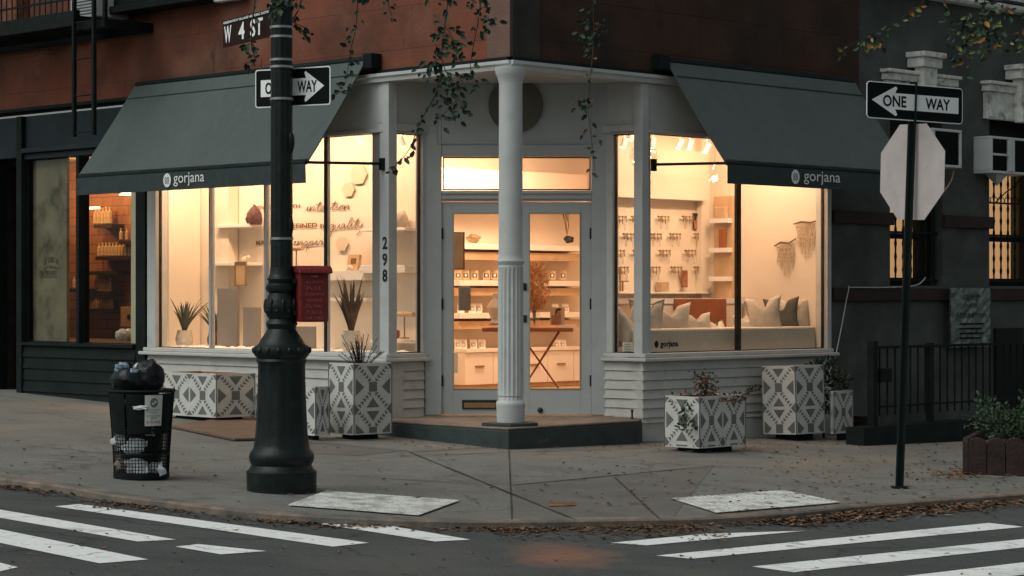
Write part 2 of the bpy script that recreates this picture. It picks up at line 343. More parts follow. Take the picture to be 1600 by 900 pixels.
def thing(name, label, cat, l=(0, 0, 0), rz=0, group=None):
    o = bpy.data.objects.new(name, None); C.collection.objects.link(o); o.location = l; o.rotation_euler = (0, 0, rz); o.empty_display_size = .1
    return tag(o, label, cat, group)
def copy_tree(o, parent=None):
    c = o.copy(); C.collection.objects.link(c); c.parent = parent
    for ch in [x for x in C.collection.objects if x.parent == o]: copy_tree(ch, c)
    return c
BOLD = [0.]
def text_faces(body, wd, ht, shear=0., cell=None):
    """built-in font text as flat faces scaled into wd x ht, origin at lower left; returns verts(x,z), faces"""
    cu = bpy.data.curves.new('t', 'FONT'); cu.body = body; cu.shear = shear; cu.resolution_u = 3; cu.offset = BOLD[0]
    ob = bpy.data.objects.new('t', cu); C.collection.objects.link(ob)
    dg = bpy.context.evaluated_depsgraph_get(); me = bpy.data.meshes.new_from_object(ob.evaluated_get(dg))
    vs = [tuple(v.co) for v in me.vertices]; fs = [tuple(p.vertices) for p in me.polygons]
    bpy.data.objects.remove(ob); bpy.data.curves.remove(cu); bpy.data.meshes.remove(me)
    x0 = min(v[0] for v in vs); x1 = max(v[0] for v in vs); y0 = min(v[1] for v in vs); y1 = max(v[1] for v in vs)
    return [((v[0]-x0)/(x1-x0)*wd, (v[1]-y0)/(y1-y0)*ht) for v in vs], fs
def put_text(mb, body, x, z, wd, ht, y, shear=0.):
    vs, fs = text_faces(body, wd, ht, shear)
    mb.add([(x+p[0], y, z+p[1]) for p in vs], fs); return mb
def frame_mtx(P, Q):
    d = Vector((Q[0]-P[0], Q[1]-P[1], 0)); return Matrix.Translation(Vector((P[0], P[1], 0)))@Matrix.Rotation(math.atan2(d.y, d.x), 4, 'Z'), d.length

# ================================================================== GROUND
kp = [G(x, y) for x, y in [(0, 747), (90, 758), (175, 773), (250, 782), (375, 797), (500, 806), (650, 812), (795, 814), (990, 811), (1120, 808), (1250, 799), (1350, 789), (1470, 780), (1600, 771)]]
dl = Vector((-1, 1, GL*S2)); dr = Vector((1, 1, GR*S2))
def gpt(X, Y, off=0): return Vector((X, Y, gz(X, Y)+off))
P0 = kp[0]; PN = kp[-1]
kerb = [gpt(P0.x-50, P0.y+50)]+kp+[gpt(PN.x+50, PN.y+50)]
kerb = [Vector((p.x, p.y, gz(p.x, p.y))) for p in kerb]
# road sheet
mb = MB(); mb.add([gpt(x, y, ROFF) for x, y in [(-150, -120), (150, -120), (150, 160), (-150, 160)]], [(0, 1, 2, 3)])
tag(mb.build('road', 'asphalt'), kind='structure')
# smooth the kerb line
def catmull(P, n=6):
    out = []
    for i in range(len(P)-1):
        p0 = P[max(i-1, 0)]; p1 = P[i]; p2 = P[i+1]; p3 = P[min(i+2, len(P)-1)]
        for k in range(n):
            t = k/n; out.append(.5*((2*p1)+(-p0+p2)*t+(2*p0-5*p1+4*p2-p3)*t*t+(-p0+3*p1-3*p2+p3)*t**3))
    return out+[P[-1]]
ks = catmull(kerb[1:-1], 5); ks = [kerb[0]]+ks+[kerb[-1]]
def inward(P, i, w):
    d = (P[min(i+1, len(P)-1)]-P[max(i-1, 0)]); d.z = 0; d.normalize(); return Vector((-d.y, d.x, 0))*w
kin = []
for i, p in enumerate(ks):
    q = p+inward(ks, i, .15); q.z = gz(q.x, q.y); kin.append(q)
mb = MB(); n = len(ks)
vs = [p+Vector((0, 0, -.2)) for p in ks]+[p+Vector((0, 0, -.012)) for p in ks]+[p+inward(ks, i, .015) for i, p in enumerate(ks)]+kin+[p+Vector((0, 0, -.2)) for p in kin]
mb.add(vs, [(j*n+i, j*n+i+1, (j+1)*n+i+1, (j+1)*n+i) for j in range(4) for i in range(n-1)])
tag(mb.build('kerb', 'kerb', smooth=True), kind='structure')
mb = MB(); poly = [p+Vector((0, 0, -.006)) for p in kin]+[gpt(54, 54.6, -.006), gpt(.3, .9, -.006), gpt(-.3, .9, -.006), gpt(-54, 54.6, -.006)]
mb.add(poly, [list(range(len(poly)))]); tag(mb.build('sidewalk', 'sidewalk'), kind='structure')
# joints and cracks in the sidewalk
M['joint'] = mat('dark_sidewalk_joint', (.055, .05, .043), .9, .3, 20)
def radial_stain(m, c, ax, ay, col):
    t = m.node_tree; N = t.nodes; Lk = t.links; b = N['Principled BSDF']; src = b.inputs['Base Color'].links[0].from_socket; tc = N.new('ShaderNodeTexCoord')
    v1 = N.new('ShaderNodeVectorMath'); v1.operation = 'SUBTRACT'; v1.inputs[1].default_value = c; v2 = N.new('ShaderNodeVectorMath'); v2.operation = 'MULTIPLY'; v2.inputs[1].default_value = (1/ax, 1/ay, 0); v3 = N.new('ShaderNodeVectorMath'); v3.operation = 'LENGTH'
    nz = N.new('ShaderNodeTexNoise'); nz.inputs['Scale'].default_value = 5; nz.inputs['Detail'].default_value = 8; ad = N.new('ShaderNodeMath'); ad.operation = 'ADD'
    r = N.new('ShaderNodeMapRange'); r.inputs[1].default_value = .75; r.inputs[2].default_value = 1.35; r.inputs[3].default_value = .9; r.inputs[4].default_value = 0
    Lk.new(tc.outputs['Object'], v1.inputs[0]); Lk.new(v1.outputs[0], v2.inputs[0]); Lk.new(v2.outputs[0], v3.inputs[0]); Lk.new(tc.outputs['Object'], nz.inputs[0]); Lk.new(v3.outputs['Value'], ad.inputs[0]); Lk.new(nz.outputs[0], ad.inputs[1]); Lk.new(ad.outputs[0], r.inputs[0])
    mx = N.new('ShaderNodeMix'); mx.data_type = 'RGBA'; mx.inputs[7].default_value = (*col, 1); Lk.new(r.outputs[0], mx.inputs[0]); Lk.new(src, mx.inputs[6]); Lk.new(mx.outputs[2], b.inputs['Base Color'])
_c = G(880, 868, ROFF); radial_stain(M['asphalt'], (_c.x, _c.y, 0), .42, .42*1.9, (.25, .125, .085))
M['patch'] = mat('greyer_sidewalk_slab', (.165, .153, .136), .85, .15, 40, .3, 120, col2=(.12, .112, .10), c2pos=(.4, .7), c2scale=2)
def strip(mb, a, b, wd, off=.0):
    d = (b-a); d.z = 0; d.normalize(); s = Vector((-d.y, d.x, 0))*wd/2
    N_ = max(2, int((b-a).length/.4)); L_ = []
    for i in range(N_+1):
        p = a.lerp(b, i/N_); j = s*random.uniform(.5, 1.4)
        L_ += [gpt((p+j).x, (p+j).y, off), gpt((p-j).x, (p-j).y, off)]
    mb.add(L_, [(2*i, 2*i+1, 2*i+3, 2*i+2) for i in range(N_)])
def gpoly(mb, pts, off, th=0):
    P = [G(x, y, off) for x, y in pts]; P = [gpt(p.x, p.y, off) for p in P]; mb.add(P, [list(range(len(P)))])
mb = MB()
for a_, b_, w_ in [((625, 712), (1010, 700), .025), ((640, 706), (900, 812), .022), ((470, 690), (640, 706), .02), ((640, 706), (790, 697), .02), ((795, 703), (800, 812), .012),
                   ((800, 758), (1120, 727), .02), ((1120, 727), (1560, 752), .012), ((560, 745), (800, 758), .015), ((960, 745), (1030, 810), .015), ((0, 690), (300, 724), .012),
                   ((0, 640), (240, 660), .012), ((255, 628), (175, 650), .01)]:
    strip(mb, G(*a_), G(*b_), w_, .0)
tag(mb.build('sidewalk_joints', 'joint'), kind='structure')
mb = MB(); gpoly(mb, [(805, 758), (1115, 728), (1050, 810), (800, 812)], -.0035); gpoly(mb, [(470, 686), (640, 703), (560, 712), (480, 708)], -.0035); 
tag(mb.build('pavement_slabs', 'patch'), kind='structure')
# crosswalk bars, road paint
bars = [[(85, 791), (125, 787.5), (577, 848), (520, 854)], [(-260, 764), (-200, 762), (275, 843), (215, 846)], [(-330, 780), (-240, 778), (232, 874), (155, 880)], [(-300, 838), (-200, 830), (28, 886), (-10, 895)],
        [(274, 854), (310, 850), (417, 861), (345, 866)], [(485, 816), (555, 812), (735, 843), (680, 846)],
        [(955, 848), (1100, 834), (1262, 829), (1160, 838), (1010, 852)], [(1025, 868), (1545, 817), (1600, 823), (1080, 873)], [(1175, 885), (1700, 832), (1740, 840), (1240, 894)], [(1330, 910), (1800, 855), (1860, 866), (1400, 922)]]
for i, b_ in enumerate(bars):
    mb = MB(); gpoly(mb, b_, ROFF+.004); tag(mb.build('crosswalk_bar', 'paint'), kind='structure')
mb = MB(); P = [G(x, y) for x, y in [(265, 668), (372, 653), (408, 655), (404, 688), (367, 689)]]
mb.add([gpt(p.x, p.y, .004) for p in P]+[gpt(p.x, p.y, .022) for p in P], [(5, 6, 7, 8, 9)]+[(i, (i+1) % 5, 5+(i+1) % 5, 5+i) for i in range(5)])
tag(mb.build('cellar_hatch', 'plate'), 'brown steel cellar hatch flat in the sidewalk before the low left planter', 'hatch')
mb = MB(); gpoly(mb, [(855, 786), (898, 784), (900, 789), (858, 791)], .002); tag(mb.build('kerb_plate', 'rust'), 'small rusty red brick plate set in the sidewalk by the kerb centre', 'plate')
# tactile pads : tile with raised domes
def tactile(quad, label):
    Q = [G(x, y) for x, y in quad]; mb = MB()
    mb.add([gpt(p.x, p.y, .003) for p in Q]+[gpt(p.x, p.y, .007) for p in Q], [(4, 5, 6, 7)]+[(i, (i+1) % 4, 4+(i+1) % 4, 4+i) for i in range(4)])
    nx, ny = 44, 18
    mb.cur = 1
    for i in range(nx):
        for j in range(ny):
            s, t = (i+.5)/nx, (j+.5)/ny
            p = (Q[0].lerp(Q[1], t)).lerp(Q[3].lerp(Q[2], t), s) if False else (Q[0].lerp(Q[3], s)).lerp(Q[1].lerp(Q[2], s), t)
            z = gz(p.x, p.y)+.007; r = .010
            mb.add([(p.x+r*math.cos(k*math.pi/3), p.y+r*math.sin(k*math.pi/3), z) for k in range(6)]+[(p.x+r*.6*math.cos(k*math.pi/3), p.y+r*.6*math.sin(k*math.pi/3), z+.004) for k in range(6)],
                   [(k, (k+1) % 6, 6+(k+1) % 6, 6+k) for k in range(6)]+[(6, 7, 8, 9, 10, 11)])
    tag(mb.build('tactile_paving', ['tactile', 'tactile']), label, 'tactile paving', 'white dome tiles at the crossing kerbs')
tactile([(450, 790), (510, 768), (718, 783), (655, 806)], 'speckled white tactile tile beside the lamp post foot')
tactile([(1050, 780), (1225, 767), (1315, 786), (1120, 802)], 'white dome patterned tactile tile left of the stop sign post')

# ================================================================== CORNER BUILDING
B = thing('corner_building', 'red brown corner building with white shop front, dark perfume shop front and canted entrance', 'building')
def part(mb, name, m, parent=B, **k): return mb.build(name, m, parent, **k)
ZG0, ZG1 = .82, 2.99            # shop window glass
ZC = 3.50                       # underside of the cornice
xA, xB = LX(245), LX(598)       # left window band
# -- upper walls
q = LX(762)
mb = MB(ML); mb.box(-24, q-.002, 0, .35, 3.6, 8); part(mb, 'upper_wall', 'stucco')
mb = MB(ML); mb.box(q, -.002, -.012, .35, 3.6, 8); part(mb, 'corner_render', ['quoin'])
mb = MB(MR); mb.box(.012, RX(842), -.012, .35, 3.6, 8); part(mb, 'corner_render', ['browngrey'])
RB = RX(1342)
mb = MB(MR); mb.box(RX(842)+.002, RB, 0, .35, 3.6, 8); part(mb, 'upper_wall', 'brown')
# -- cornice along both fronts
mb = MB(ML); mb.yz([(.1, ZC-.02), (-.045, ZC-.02), (-.05, ZC+.015), (-.075, ZC+.03), (-.075, ZC+.06), (.1, ZC+.06)], LX(228), .045)
part(mb, 'cornice', 'white')
mb = MB(MR); mb.yz([(.1, ZC-.02), (-.045, ZC-.02), (-.05, ZC+.015), (-.075, ZC+.03), (-.075, ZC+.06), (.1, ZC+.06)], -.045+.002, RX(1300)); part(mb, 'cornice', 'white')
mb = MB(ML); mb.box(-24, -.02, -.03, .3, ZC+.062, 3.598); mb.m = MR; mb.box(.02, RB, -.03, .3, ZC+.062, 3.598); part(mb, 'dark_band', 'dkgreen')
# -- soffit over the entrance
DY = 1.62; PLp = (LX(605)*math.cos(R_(45)), -LX(605)*math.sin(R_(45))); 
vL = -LX(604); uR = RX(1008)
pL = (-vL/S2, vL/S2); pR = (uR/S2, uR/S2)
dL = (-.83, DY); dR = (.935, DY)
mb = MB(); mb.prism([(0, .06), pR, (1.0, DY+.1), (-.95, DY+.1), pL], ZC, ZC+.05); part(mb, 'soffit', 'white')
# -- posts at the canted entrance
mb = MB(ML); mb.box(LX(598), LX(598)+.10, -.012, .10, .8, ZC-.021); part(mb, 'entrance_post', 'white', bevel=.006)
mb = MB(MR); mb.box(RX(1002), RX(1002)+.10, -.012, .10, .8, ZC-.021); part(mb, 'entrance_post', 'white', bevel=.006)
# left front: siding, sill, fascia
def siding(mb, x0, x1, z0, z1, pitch, y=0):
    z = z1
    while z > z0+.01:
        zb = max(z-pitch, z0)
        j = random.uniform(-.002, .002)
        mb.yz([(y+.03, zb+.004), (y-.022+j, zb+.004), (y-.004, z), (y+.03, z)], x0, x1); z -= pitch
    return mb
mb = siding(MB(ML), LX(232), LX(598)+.10, -.1, .735, .092); mb.box(LX(232), LX(598)+.08, .031, .2, -.1, .735); part(mb, 'siding', 'whitedirty')
mb = siding(MB(MR), RX(1003), RX(1298), .13, .735, .092); mb.box(RX(1003), RX(1298), -.008, .03, -.2, .128); mb.box(RX(1003)+.02, RX(1298)-.01, .031, .2, -.2, .735); part(mb, 'siding', 'whitedirty')
mb = MB(ML); mb.box(LX(226), LX(598)+.15, -.09, .2, .74, .775); mb.box(LX(229), LX(598)+.11, -.05, .2, .777, ZG0-.002); part(mb, 'window_sill', 'white', bevel=.008)
mb = MB(MR); mb.box(RX(1003)-.05, RX(1302), -.09, .2, .74, .775); mb.box(RX(1003)-.012, RX(1297), -.05, .2, .777, ZG0-.002); part(mb, 'window_sill', 'white', bevel=.008)
mb = MB(ML); mb.box(LX(228), LX(598)-.002, .01, .16, ZG1+.04, ZC-.021); mb.box(LX(228), LX(598)-.002, -.012, .16, ZG1, ZG1+.038); part(mb, 'fascia', 'white', bevel=.005)
mb = MB(MR); mb.box(RX(1002)+.102, RX(1298), .01, .16, ZG1+.04, ZC-.021); mb.box(RX(1002)+.102, RX(1298), -.012, .16, ZG1, ZG1+.038); part(mb, 'fascia', 'white', bevel=.005)
mb = MB(ML); mb.box(LX(232), LX(245), -.02, .14, ZG0, ZG1); part(mb, 'end_post', 'white', bevel=.006)
mb = MB(MR); mb.box(RX(1291), RX(1297), -.02, .14, ZG0, ZG1); part(mb, 'end_post', 'white', bevel=.004)
# shop windows : each pane a window with its frame
def window(Mx, x0, x1, z0, z1, fw=.018, y=.03, m='bronze', g='glass', d=.035):
    mb = MB(Mx); mb.box(x0, x0+fw, y, y+d, z0, z1); mb.box(x1-fw, x1, y, y+d, z0, z1); mb.box(x0+fw, x1-fw, y, y+d, z0, z0+fw); mb.box(x0+fw, x1-fw, y, y+d, z1-fw, z1)
    wd = part(mb, 'window', m); 
    mb = MB(Mx); mb.box(x0+fw, x1-fw, y+.012, y+.018, z0+fw, z1-fw); mb.build('pane', g, wd); return wd
eL = [245, 326, 412, 506, 579]
mb = MB(ML); mb.box(LX(579)+.001, LX(598)-.001, .02, .10, ZG0, ZG1); part(mb, 'jamb_board', 'plinth', bevel=.004)  # shade on this white-grey strip is put into its colour
for i in range(4): window(ML, LX(eL[i])+(.0 if i == 0 else .018), LX(eL[i+1])-(.018 if i < 3 else 0), ZG0, ZG1, .007, m='bronze' if i == 0 else 'door')
for p in eL[1:4]:
    mb = MB(ML); mb.box(LX(p)-.016, LX(p)+.016, .012, .055, ZG0, ZG1); part(mb, 'mullion', 'bronze' if p > 500 else 'door', bevel=.003)
window(MR, RX(1002)+.102, RX(1158)-.02, ZG0, ZG1, .009); window(MR, RX(1158)+.02, RX(1291), ZG0, ZG1, .009)
mb = MB(MR); mb.box(RX(1158)-.018, RX(1158)+.018, .012, .06, ZG0, ZG1); part(mb, 'mullion', 'bronze', bevel=.004)
# canted side panels with narrow windows
def side_panel(P, Q, lo, hi):
    Mx, Ln = frame_mtx(P, Q)
    mb = siding(MB(Mx), .0, Ln-.06, .1, .735, .092); mb.box(0, Ln, .031, .12, .05, .735); part(mb, 'siding', 'whitedirty')
    mb = MB(Mx); mb.box(0, Ln-.02, -.07, .12, .74, .775); mb.box(0, Ln, -.03, .12, .777, ZG0-.002); part(mb, 'window_sill', 'white', bevel=.006)
    mb = MB(Mx); mb.box(0, Ln, .0, .12, ZG1+.09, ZC-.001); mb.box(0, Ln, -.03, .12, ZG1+.02, ZG1+.088); mb.box(0, Ln, -.005, .12, ZG1-.0, ZG1+.018)
    mb.box(0, lo, -.005, .10, ZG0, ZG1-.001); mb.box(hi, Ln, -.005, .10, ZG0, ZG1-.001); part(mb, 'panel_frame', 'white', bevel=.005)
    window(Mx, lo+.001, hi-.001, ZG0, ZG1-.001, .010)
Mx, Ln = frame_mtx(pL, dL); side_panel(pL, dL, .07, Ln-.07)
Mx, Ln2 = frame_mtx(dR, pR); side_panel(dR, pR, .10, Ln2-.07)
# door wall
FX = lambda px: rr(px)*(CAMD+DY)
FZ = lambda py: CAMH+(HY-py)*(CAMD+DY)/F
SZ = .2
xj0, xj1 = FX(690), FX(924)
mb = MB(); mb.box(FX(664), xj0-.001, DY-.02, DY+.12, SZ, ZC-.001); mb.box(xj1+.001, FX(950), DY-.02, DY+.12, SZ, ZC-.001)
mb.box(xj0, xj1, DY-.012, DY+.12, FZ(244), ZC-.001); mb.box(xj0, xj1, DY-.012, DY+.12, FZ(314), FZ(298))
mb.box(xj0, xj1, DY-.03, DY-.0125, FZ(303), FZ(300)); mb.box(xj0, xj1, DY-.03, DY-.0125, FZ(311), FZ(308))
part(mb, 'door_wall', 'door', bevel=.004)
mb = MB(); a0, a1, z0, z1 = FX(683), FX(930), FZ(223), FZ(118)
for bx in [(a0, a1, z0-.012, z0), (a0, a1, z1, z1+.012), (a0-.012, a0, z0-.012, z1+.012), (a1, a1+.012, z0-.012, z1+.012)]: mb.box(bx[0], bx[1], DY-.034, DY-.021, bx[2], bx[3])
part(mb, 'panel_moulding', 'door')
mb = MB(); n = 48; r = .272; cx, cz = FX(806), FZ(165)
mb.xz([(cx+r*math.cos(2*math.pi*k/n), cz+r*math.sin(2*math.pi*k/n)) for k in range(n)], DY-.05, DY-.013); part(mb, 'round_plaque', 'disc', bevel=.004)
window(MF, FX(692), FX(801), FZ(297), FZ(245), .012, DY+.02); window(MF, FX(811), FX(923), FZ(297), FZ(245), .012, DY+.02)
mb = MB(); mb.box(FX(801)+.001, FX(811)-.001, DY-.011, DY+.1, FZ(297), FZ(245)); part(mb, 'transom_post', 'door')
def leaf(x0, x1, g0, g1):
    mb = MB(); zt, zb, gt, gb = FZ(316), FZ(648), FZ(333), FZ(608); y0, y1 = DY+.012, DY+.055
    mb.box(x0, g0, y0, y1, zb, zt); mb.box(g1, x1, y0, y1, zb, zt); mb.box(g0, g1, y0, y1, gt, zt); mb.box(g0, g1, y0, y1, zb, gb)
    d = part(mb, 'door', 'door', bevel=.004)
    mb = MB(); w_ = .008
    mb.box(g0, g0+w_, y0-.008, y1, gb, gt); mb.box(g1-w_, g1, y0-.008, y1, gb, gt); mb.box(g0+w_, g1-w_, y0-.008, y1, gb, gb+w_); mb.box(g0+w_, g1-w_, y0-.008, y1, gt-w_, gt)
    mb.build('glazing_bead', 'palewood', d)
    mb = MB(); mb.box(g0+w_, g1-w_, y0+.02, y0+.026, gb+w_, gt-w_); mb.build('pane', 'glass', d)
    return d
dA = leaf(FX(690)+.001, FX(806.4), FX(708), FX(789)); dB = leaf(FX(806.6), FX(924)-.001, FX(827), FX(907))
for d, px in ((dA, 691), (dB, 923)):
    for py in (365, 475, 595):
        mb = MB(); mb.tube([(FX(px), DY-.004, FZ(py)-.055), (FX(px), DY-.004, FZ(py)+.055)], .010, 8); mb.build('hinge', 'iron', d)
mb = MB(); mb.box(FX(722), FX(776), DY-.004, DY+.011, FZ(639), FZ(625)); mb.cur = 1; mb.box(FX(725), FX(774), DY-.012, DY-.005, FZ(637), FZ(629)); mb.build('mail_slot', ['bronze', 'gold'], dA)
for py in (448, 498):
    mb = MB(); mb.box(FX(816), FX(823), DY+.002, DY+.0115, FZ(py)-.035, FZ(py)+.035); mb.lathe([(.016, 0), (.016, .012), (.008, .02)], (0, 0, 0), 12) if False else None
    mb.build('door_lock', 'bronze', dB)
mb = MB(); mb.ball((FX(844), DY+.002, FZ(641)), .028, 14, 8, (1, .5, 1)); mb.build('door_stop', 'bronze', dB, smooth=True)
# step
sx, sy = -.02, -.38
eLp = Vector((-1.36, .97)); eRp = Vector((1.235, .93))
stp = [(sx, sy), (eRp.x, eRp.y), (eRp.x+.05, eRp.y+.25), (1.0, DY+.3), (-.95, DY+.3), (pL[0]+.02, pL[1]+.05), (eLp.x, eLp.y)]
mb = MB(); mb.prism(stp, -.1, SZ-.035); mb.cur = 1; mb.prism([(p[0]*1.0, p[1]) for p in stp], SZ-.034, SZ-.012); part(mb, 'entrance_step', ['riser', 'steptop'], bevel=.012)
# column
D0 = CAMD
cz_ = lambda py: CAMH+(HY-py)*D0/F
pf = [(.13, .262), (.135, .40), (.145, .405), (.15, .415), (.142, .43), (.118, .455), (.114, .47), (.112, .485)]
zf0, zf1 = cz_(618), cz_(418)
pf = [(.128, SZ+.02), (.132, cz_(637)), (.135, cz_(634)), (.138, cz_(631)), (.132, cz_(628)), (.116, cz_(625)), (.114, cz_(615))]
pf += [(.118, zf0)]+[(.120-.004*i/6, zf0+.02+(zf1-zf0-.04)*i/6) for i in range(7)]+[(.116, zf1)]
pf += [(.112, cz_(414)), (.125, cz_(411)), (.130, cz_(408)), (.118, cz_(404)), (.113, cz_(398))]+[(.113-.005*i/4, cz_(398)+(cz_(132)-cz_(398))*i/4) for i in range(1, 5)]+[(.118, cz_(124)), (.13, cz_(119)), (.145, cz_(112)), (.145, ZC-.003)]
mb = MB(); mb.lathe(pf, (0, 0, 0), 96, 18, (zf0+.001, zf1-.001), .10); part(mb, 'column', 'white', smooth=True)
mb = MB(); hx = [(-.27, -.03), (-.13, -.17), (0, -.24), (.12, -.18), (.25, -.06), (.22, .2), (-.2, .2)]; mb.prism(hx, SZ-.012, SZ+.018); part(mb, 'column_plinth', 'riser', bevel=.006)
mb = MB(); mb.lathe([(.022, 0), (.016, .012), (.010, .02), (.010, .075), (.014, .08), (.014, .09)], (1.18, 1.08, SZ-.012), 12); part(mb, 'pipe_stub', 'bronze')
# house number
BOLD[0] = .03
for ch, py in (('2', 380), ('9', 406), ('8', 431)):
    l = loc('L', 597.5, py, -.02); mb = MB(ML)
    vs, fs = text_faces(ch, .07, .125); mb.add([(l.x-.005+p[0], -.0165, l.z-.06+p[1]) for p in vs]+[(l.x-.005+p[0], -.013, l.z-.06+p[1]) for p in vs], list(fs)+[tuple(i+len(vs) for i in f) for f in fs])
    part(mb, 'house_number', 'bronze')
BOLD[0] = 0.
# ---- interior shell of the shop
mb = MB(MR); mb.box(.02, 8.2, .02, 6.3, .1, .19) if False else None
mb.prism([(.7, .25+1.45), (.25+.6, 6.2), (.25, 6.2), (.25, 2.0)], .1, .101) if False else None
mbf = MB(MR); mbf.prism([(2.1, .06), (8.2, .06), (8.2, 6.2), (.06, 6.2), (.06, 2.1)], .12, .195); part(mbf, 'shop_floor', 'floorwood')
mbf = MB(MR); mbf.prism([(2.1, .16), (8.2, .16), (8.2, 6.2), (.16, 6.2), (.16, 2.1), (.7, 1.98), (1.98, .7)], 3.42, 3.49); part(mbf, 'shop_ceiling', 'ceil')
mb = MB(MR); mb.box(.16, 8.2, 6.1, 6.2, .2, 3.42); mb.box(8.1, 8.2, 1.75, 6.09, .2, 3.42); part(mb, 'shop_wall', 'cream')     # rear wall
mb = MB(MR); mb.box(1.1, 1.18, 2.2, 6.09, .2, 3.42); part(mb, 'shop_wall', 'cream')                                    # wall behind the left display
PX1 = 4.84
mb = MB(MR); mb.box(3.02, PX1, 1.75, 1.85, .2, 3.42); part(mb, 'jewellery_wall', 'cream')
mb = MB(MR); mb.box(PX1, 8.09, 1.75, 1.85, .2, 3.42); mb.box(PX1, PX1+.08, .17, 1.74, .2, 3.42); part(mb, 'shop_wall', 'cream')
mb = MB(MR); mb.box(3.02, PX1-.14, 1.60, 1.748, 2.45, 3.0); mb.box(PX1-.14, PX1-.001, 1.66, 1.748, .2, 3.4); part(mb, 'bulkhead', 'cream', bevel=.003)
mb = MB(MR); mb.box(1.98, PX1-.001, .165, .62, .6, .80); part(mb, 'display_ledge', 'shelfwhite')
mb = MB(ML); mb.box(-6.09, -1.85, .165, 1.09, .6, .81); part(mb, 'display_ledge', 'shelfwhite')
mb = MB(MR); mb.box(3.4, 7.4, 5.62, 6.09, 2.62, 2.98); part(mb, 'bulkhead', 'cream')
mb = MB(ML); mb.box(-6.09, -5.45, .95, 1.089, .811, 3.419); mb.box(-6.09, -5.95, .5, .94, .811, 3.419); part(mb, 'wall_pilaster', 'cream')
mb = MB(MR); mb.box(7.1, 7.2, 4.6, 4.7, .2, 3.41); part(mb, 'interior_post', 'palewood')

# ---- dark perfume shop front
xd0, xd1 = LX(32), LX(230)
mb = MB(ML); mb.box(xd0, xd0+.11, -.06, .2, 0, ZC-.002); mb.box(LX(215), xd1, -.03, .2, 0, ZC-.002); mb.box(LX(124)-.03, LX(124)+.03, -.03, .12, .84, 2.985)
part(mb, 'dark_pilasters', 'dkgreen', bevel=.006)
mb = MB(ML); mb.box(xd0+.111, LX(215)-.001, .0, .2, 3.12, ZC-.002); mb.box(-24, xd0-.001, .0, .2, 3.02, ZC-.002); part(mb, 'sign_board', 'bluegreen')
mb = MB(ML); mb.box(xd0+.111, LX(215)-.001, -.07, .2, 3.06, 3.115); mb.box(xd0+.111, LX(215)-.001, -.02, .2, 2.987, 3.055); part(mb, 'sign_ledge', 'bluegreen', bevel=.008)
mb = siding(MB(ML), xd0+.111, LX(215)-.001, .0, .80, .135, -.02); mb.box(xd0+.111, LX(215)-.001, .02, .2, 0, .80); mb.box(xd0+.111, LX(215)-.001, -.07, .2, .805, .84); part(mb, 'dark_siding', 'dkgreen')
window(ML, xd0+.112, LX(124)-.031, .842, 2.985, .012, .03, 'dkgreen', 'glassdark'); window(ML, LX(124)+.031, LX(215)-.002, .842, 2.985, .012, .03, 'dkgreen', 'glassdark')
mb = MB(ML); mb.box(-11.0, -6.16, 1.9, 2.0, .2, 3.2); part(mb, 'perfume_shop_wall', 'brickin')
mb = MB(ML); mb.box(-11.1, -11.0, .2, 2.0, .2, 3.2); mb.box(-6.15, -6.101, .2, 2.0, .2, 3.2); mb.box(-11, -6.16, .201, 1.9, 3.1, 3.2); mb.box(-11, xd0-.05, .56, 1.9, .2, .84); mb.box(xd0-.049, -6.16, .201, 1.9, .2, .84); mb.box(-11, xd0-.6, .201, .3, .2, 3.1); part(mb, 'perfume_shop_interior', 'plate')
mb = MB(ML); mb.box(LX(44, .10)+.02, LX(104, .10), .10, .14, .845, 2.98); pw = part(mb, 'plaster_screen', 'plaster_old')
mb = MB(ML)
def arc_text(mb, body, f, px, py, y, wpx, hpx, R0):
    L0 = loc(f, px, py, y); n = len(body); sc = (CAMD+5)/F
    for i, ch in enumerate(body):
        if ch == ' ': continue
        t = (i-(n-1)/2)/n*1.0; vs, fs = text_faces(ch, wpx*sc*1.25/n*.8*(.3 if ch in 'I' else 1), hpx*sc)
        cxx = L0.x+t*wpx*sc*1.25; czz = L0.z-R0*sc*t*t*4
        mb.add([(cxx+p[0]-wpx*sc*.4/n, y, czz+p[1]-t*.8*(p[0])) for p in vs], fs)
arc_text(mb, 'LE LABO NY', 'L', 80, 410, .095, 34, 9, 5); arc_text(mb, 'SLOW PERFUMERY', 'L', 80, 420, .095, 34, 5, 3)
l = loc('L', 62, 428, .095); put_text(mb, 'FINE PERFUMERY', l.x, l.z-.02, .36, .055, .095); l = loc('L', 62, 433, .095); put_text(mb, 'HANDMADE IN NEW YORK', l.x, l.z-.012, .36, .02, .095)
mb.build('lettering', 'bronze', pw)
# left neighbour doorway : black recess
mb = MB(ML); mb.box(-10, xd0-.6, -.04, .2, 0, 3.02); mb.box(-24, -10.2, 0, .2, 0, 3.02); part(mb, 'dark_shopfront', 'dkgreen')
mb = MB(ML); mb.box(xd0-.6, xd0-.1, .5, .55, 0, 3.02); mb.box(xd0-.6, xd0-.1, .2, .499, 2.95, 3.02); mb.box(xd0-.1, xd0-.05, .2, .55, 0, 3.02); mb.box(xd0-.65, xd0-.6, .2, .55, 0, 3.02); part(mb, 'recessed_door', 'black')
# upper ledge over the left front, window opening above
mb = MB(ML); mb.box(LX(160), LX(345), -.28, 0-.001, 4.50, 4.58); mb.box(LX(160), LX(345), -.22, -.001, 4.59, 4.75); part(mb, 'bay_ledge', 'iron', bevel=.01)
mb = MB(ML); mb.box(LX(390), LX(345), -.10, -.001, 4.49, 4.56); part(mb, 'stone_ledge', 'palestone', bevel=.01)

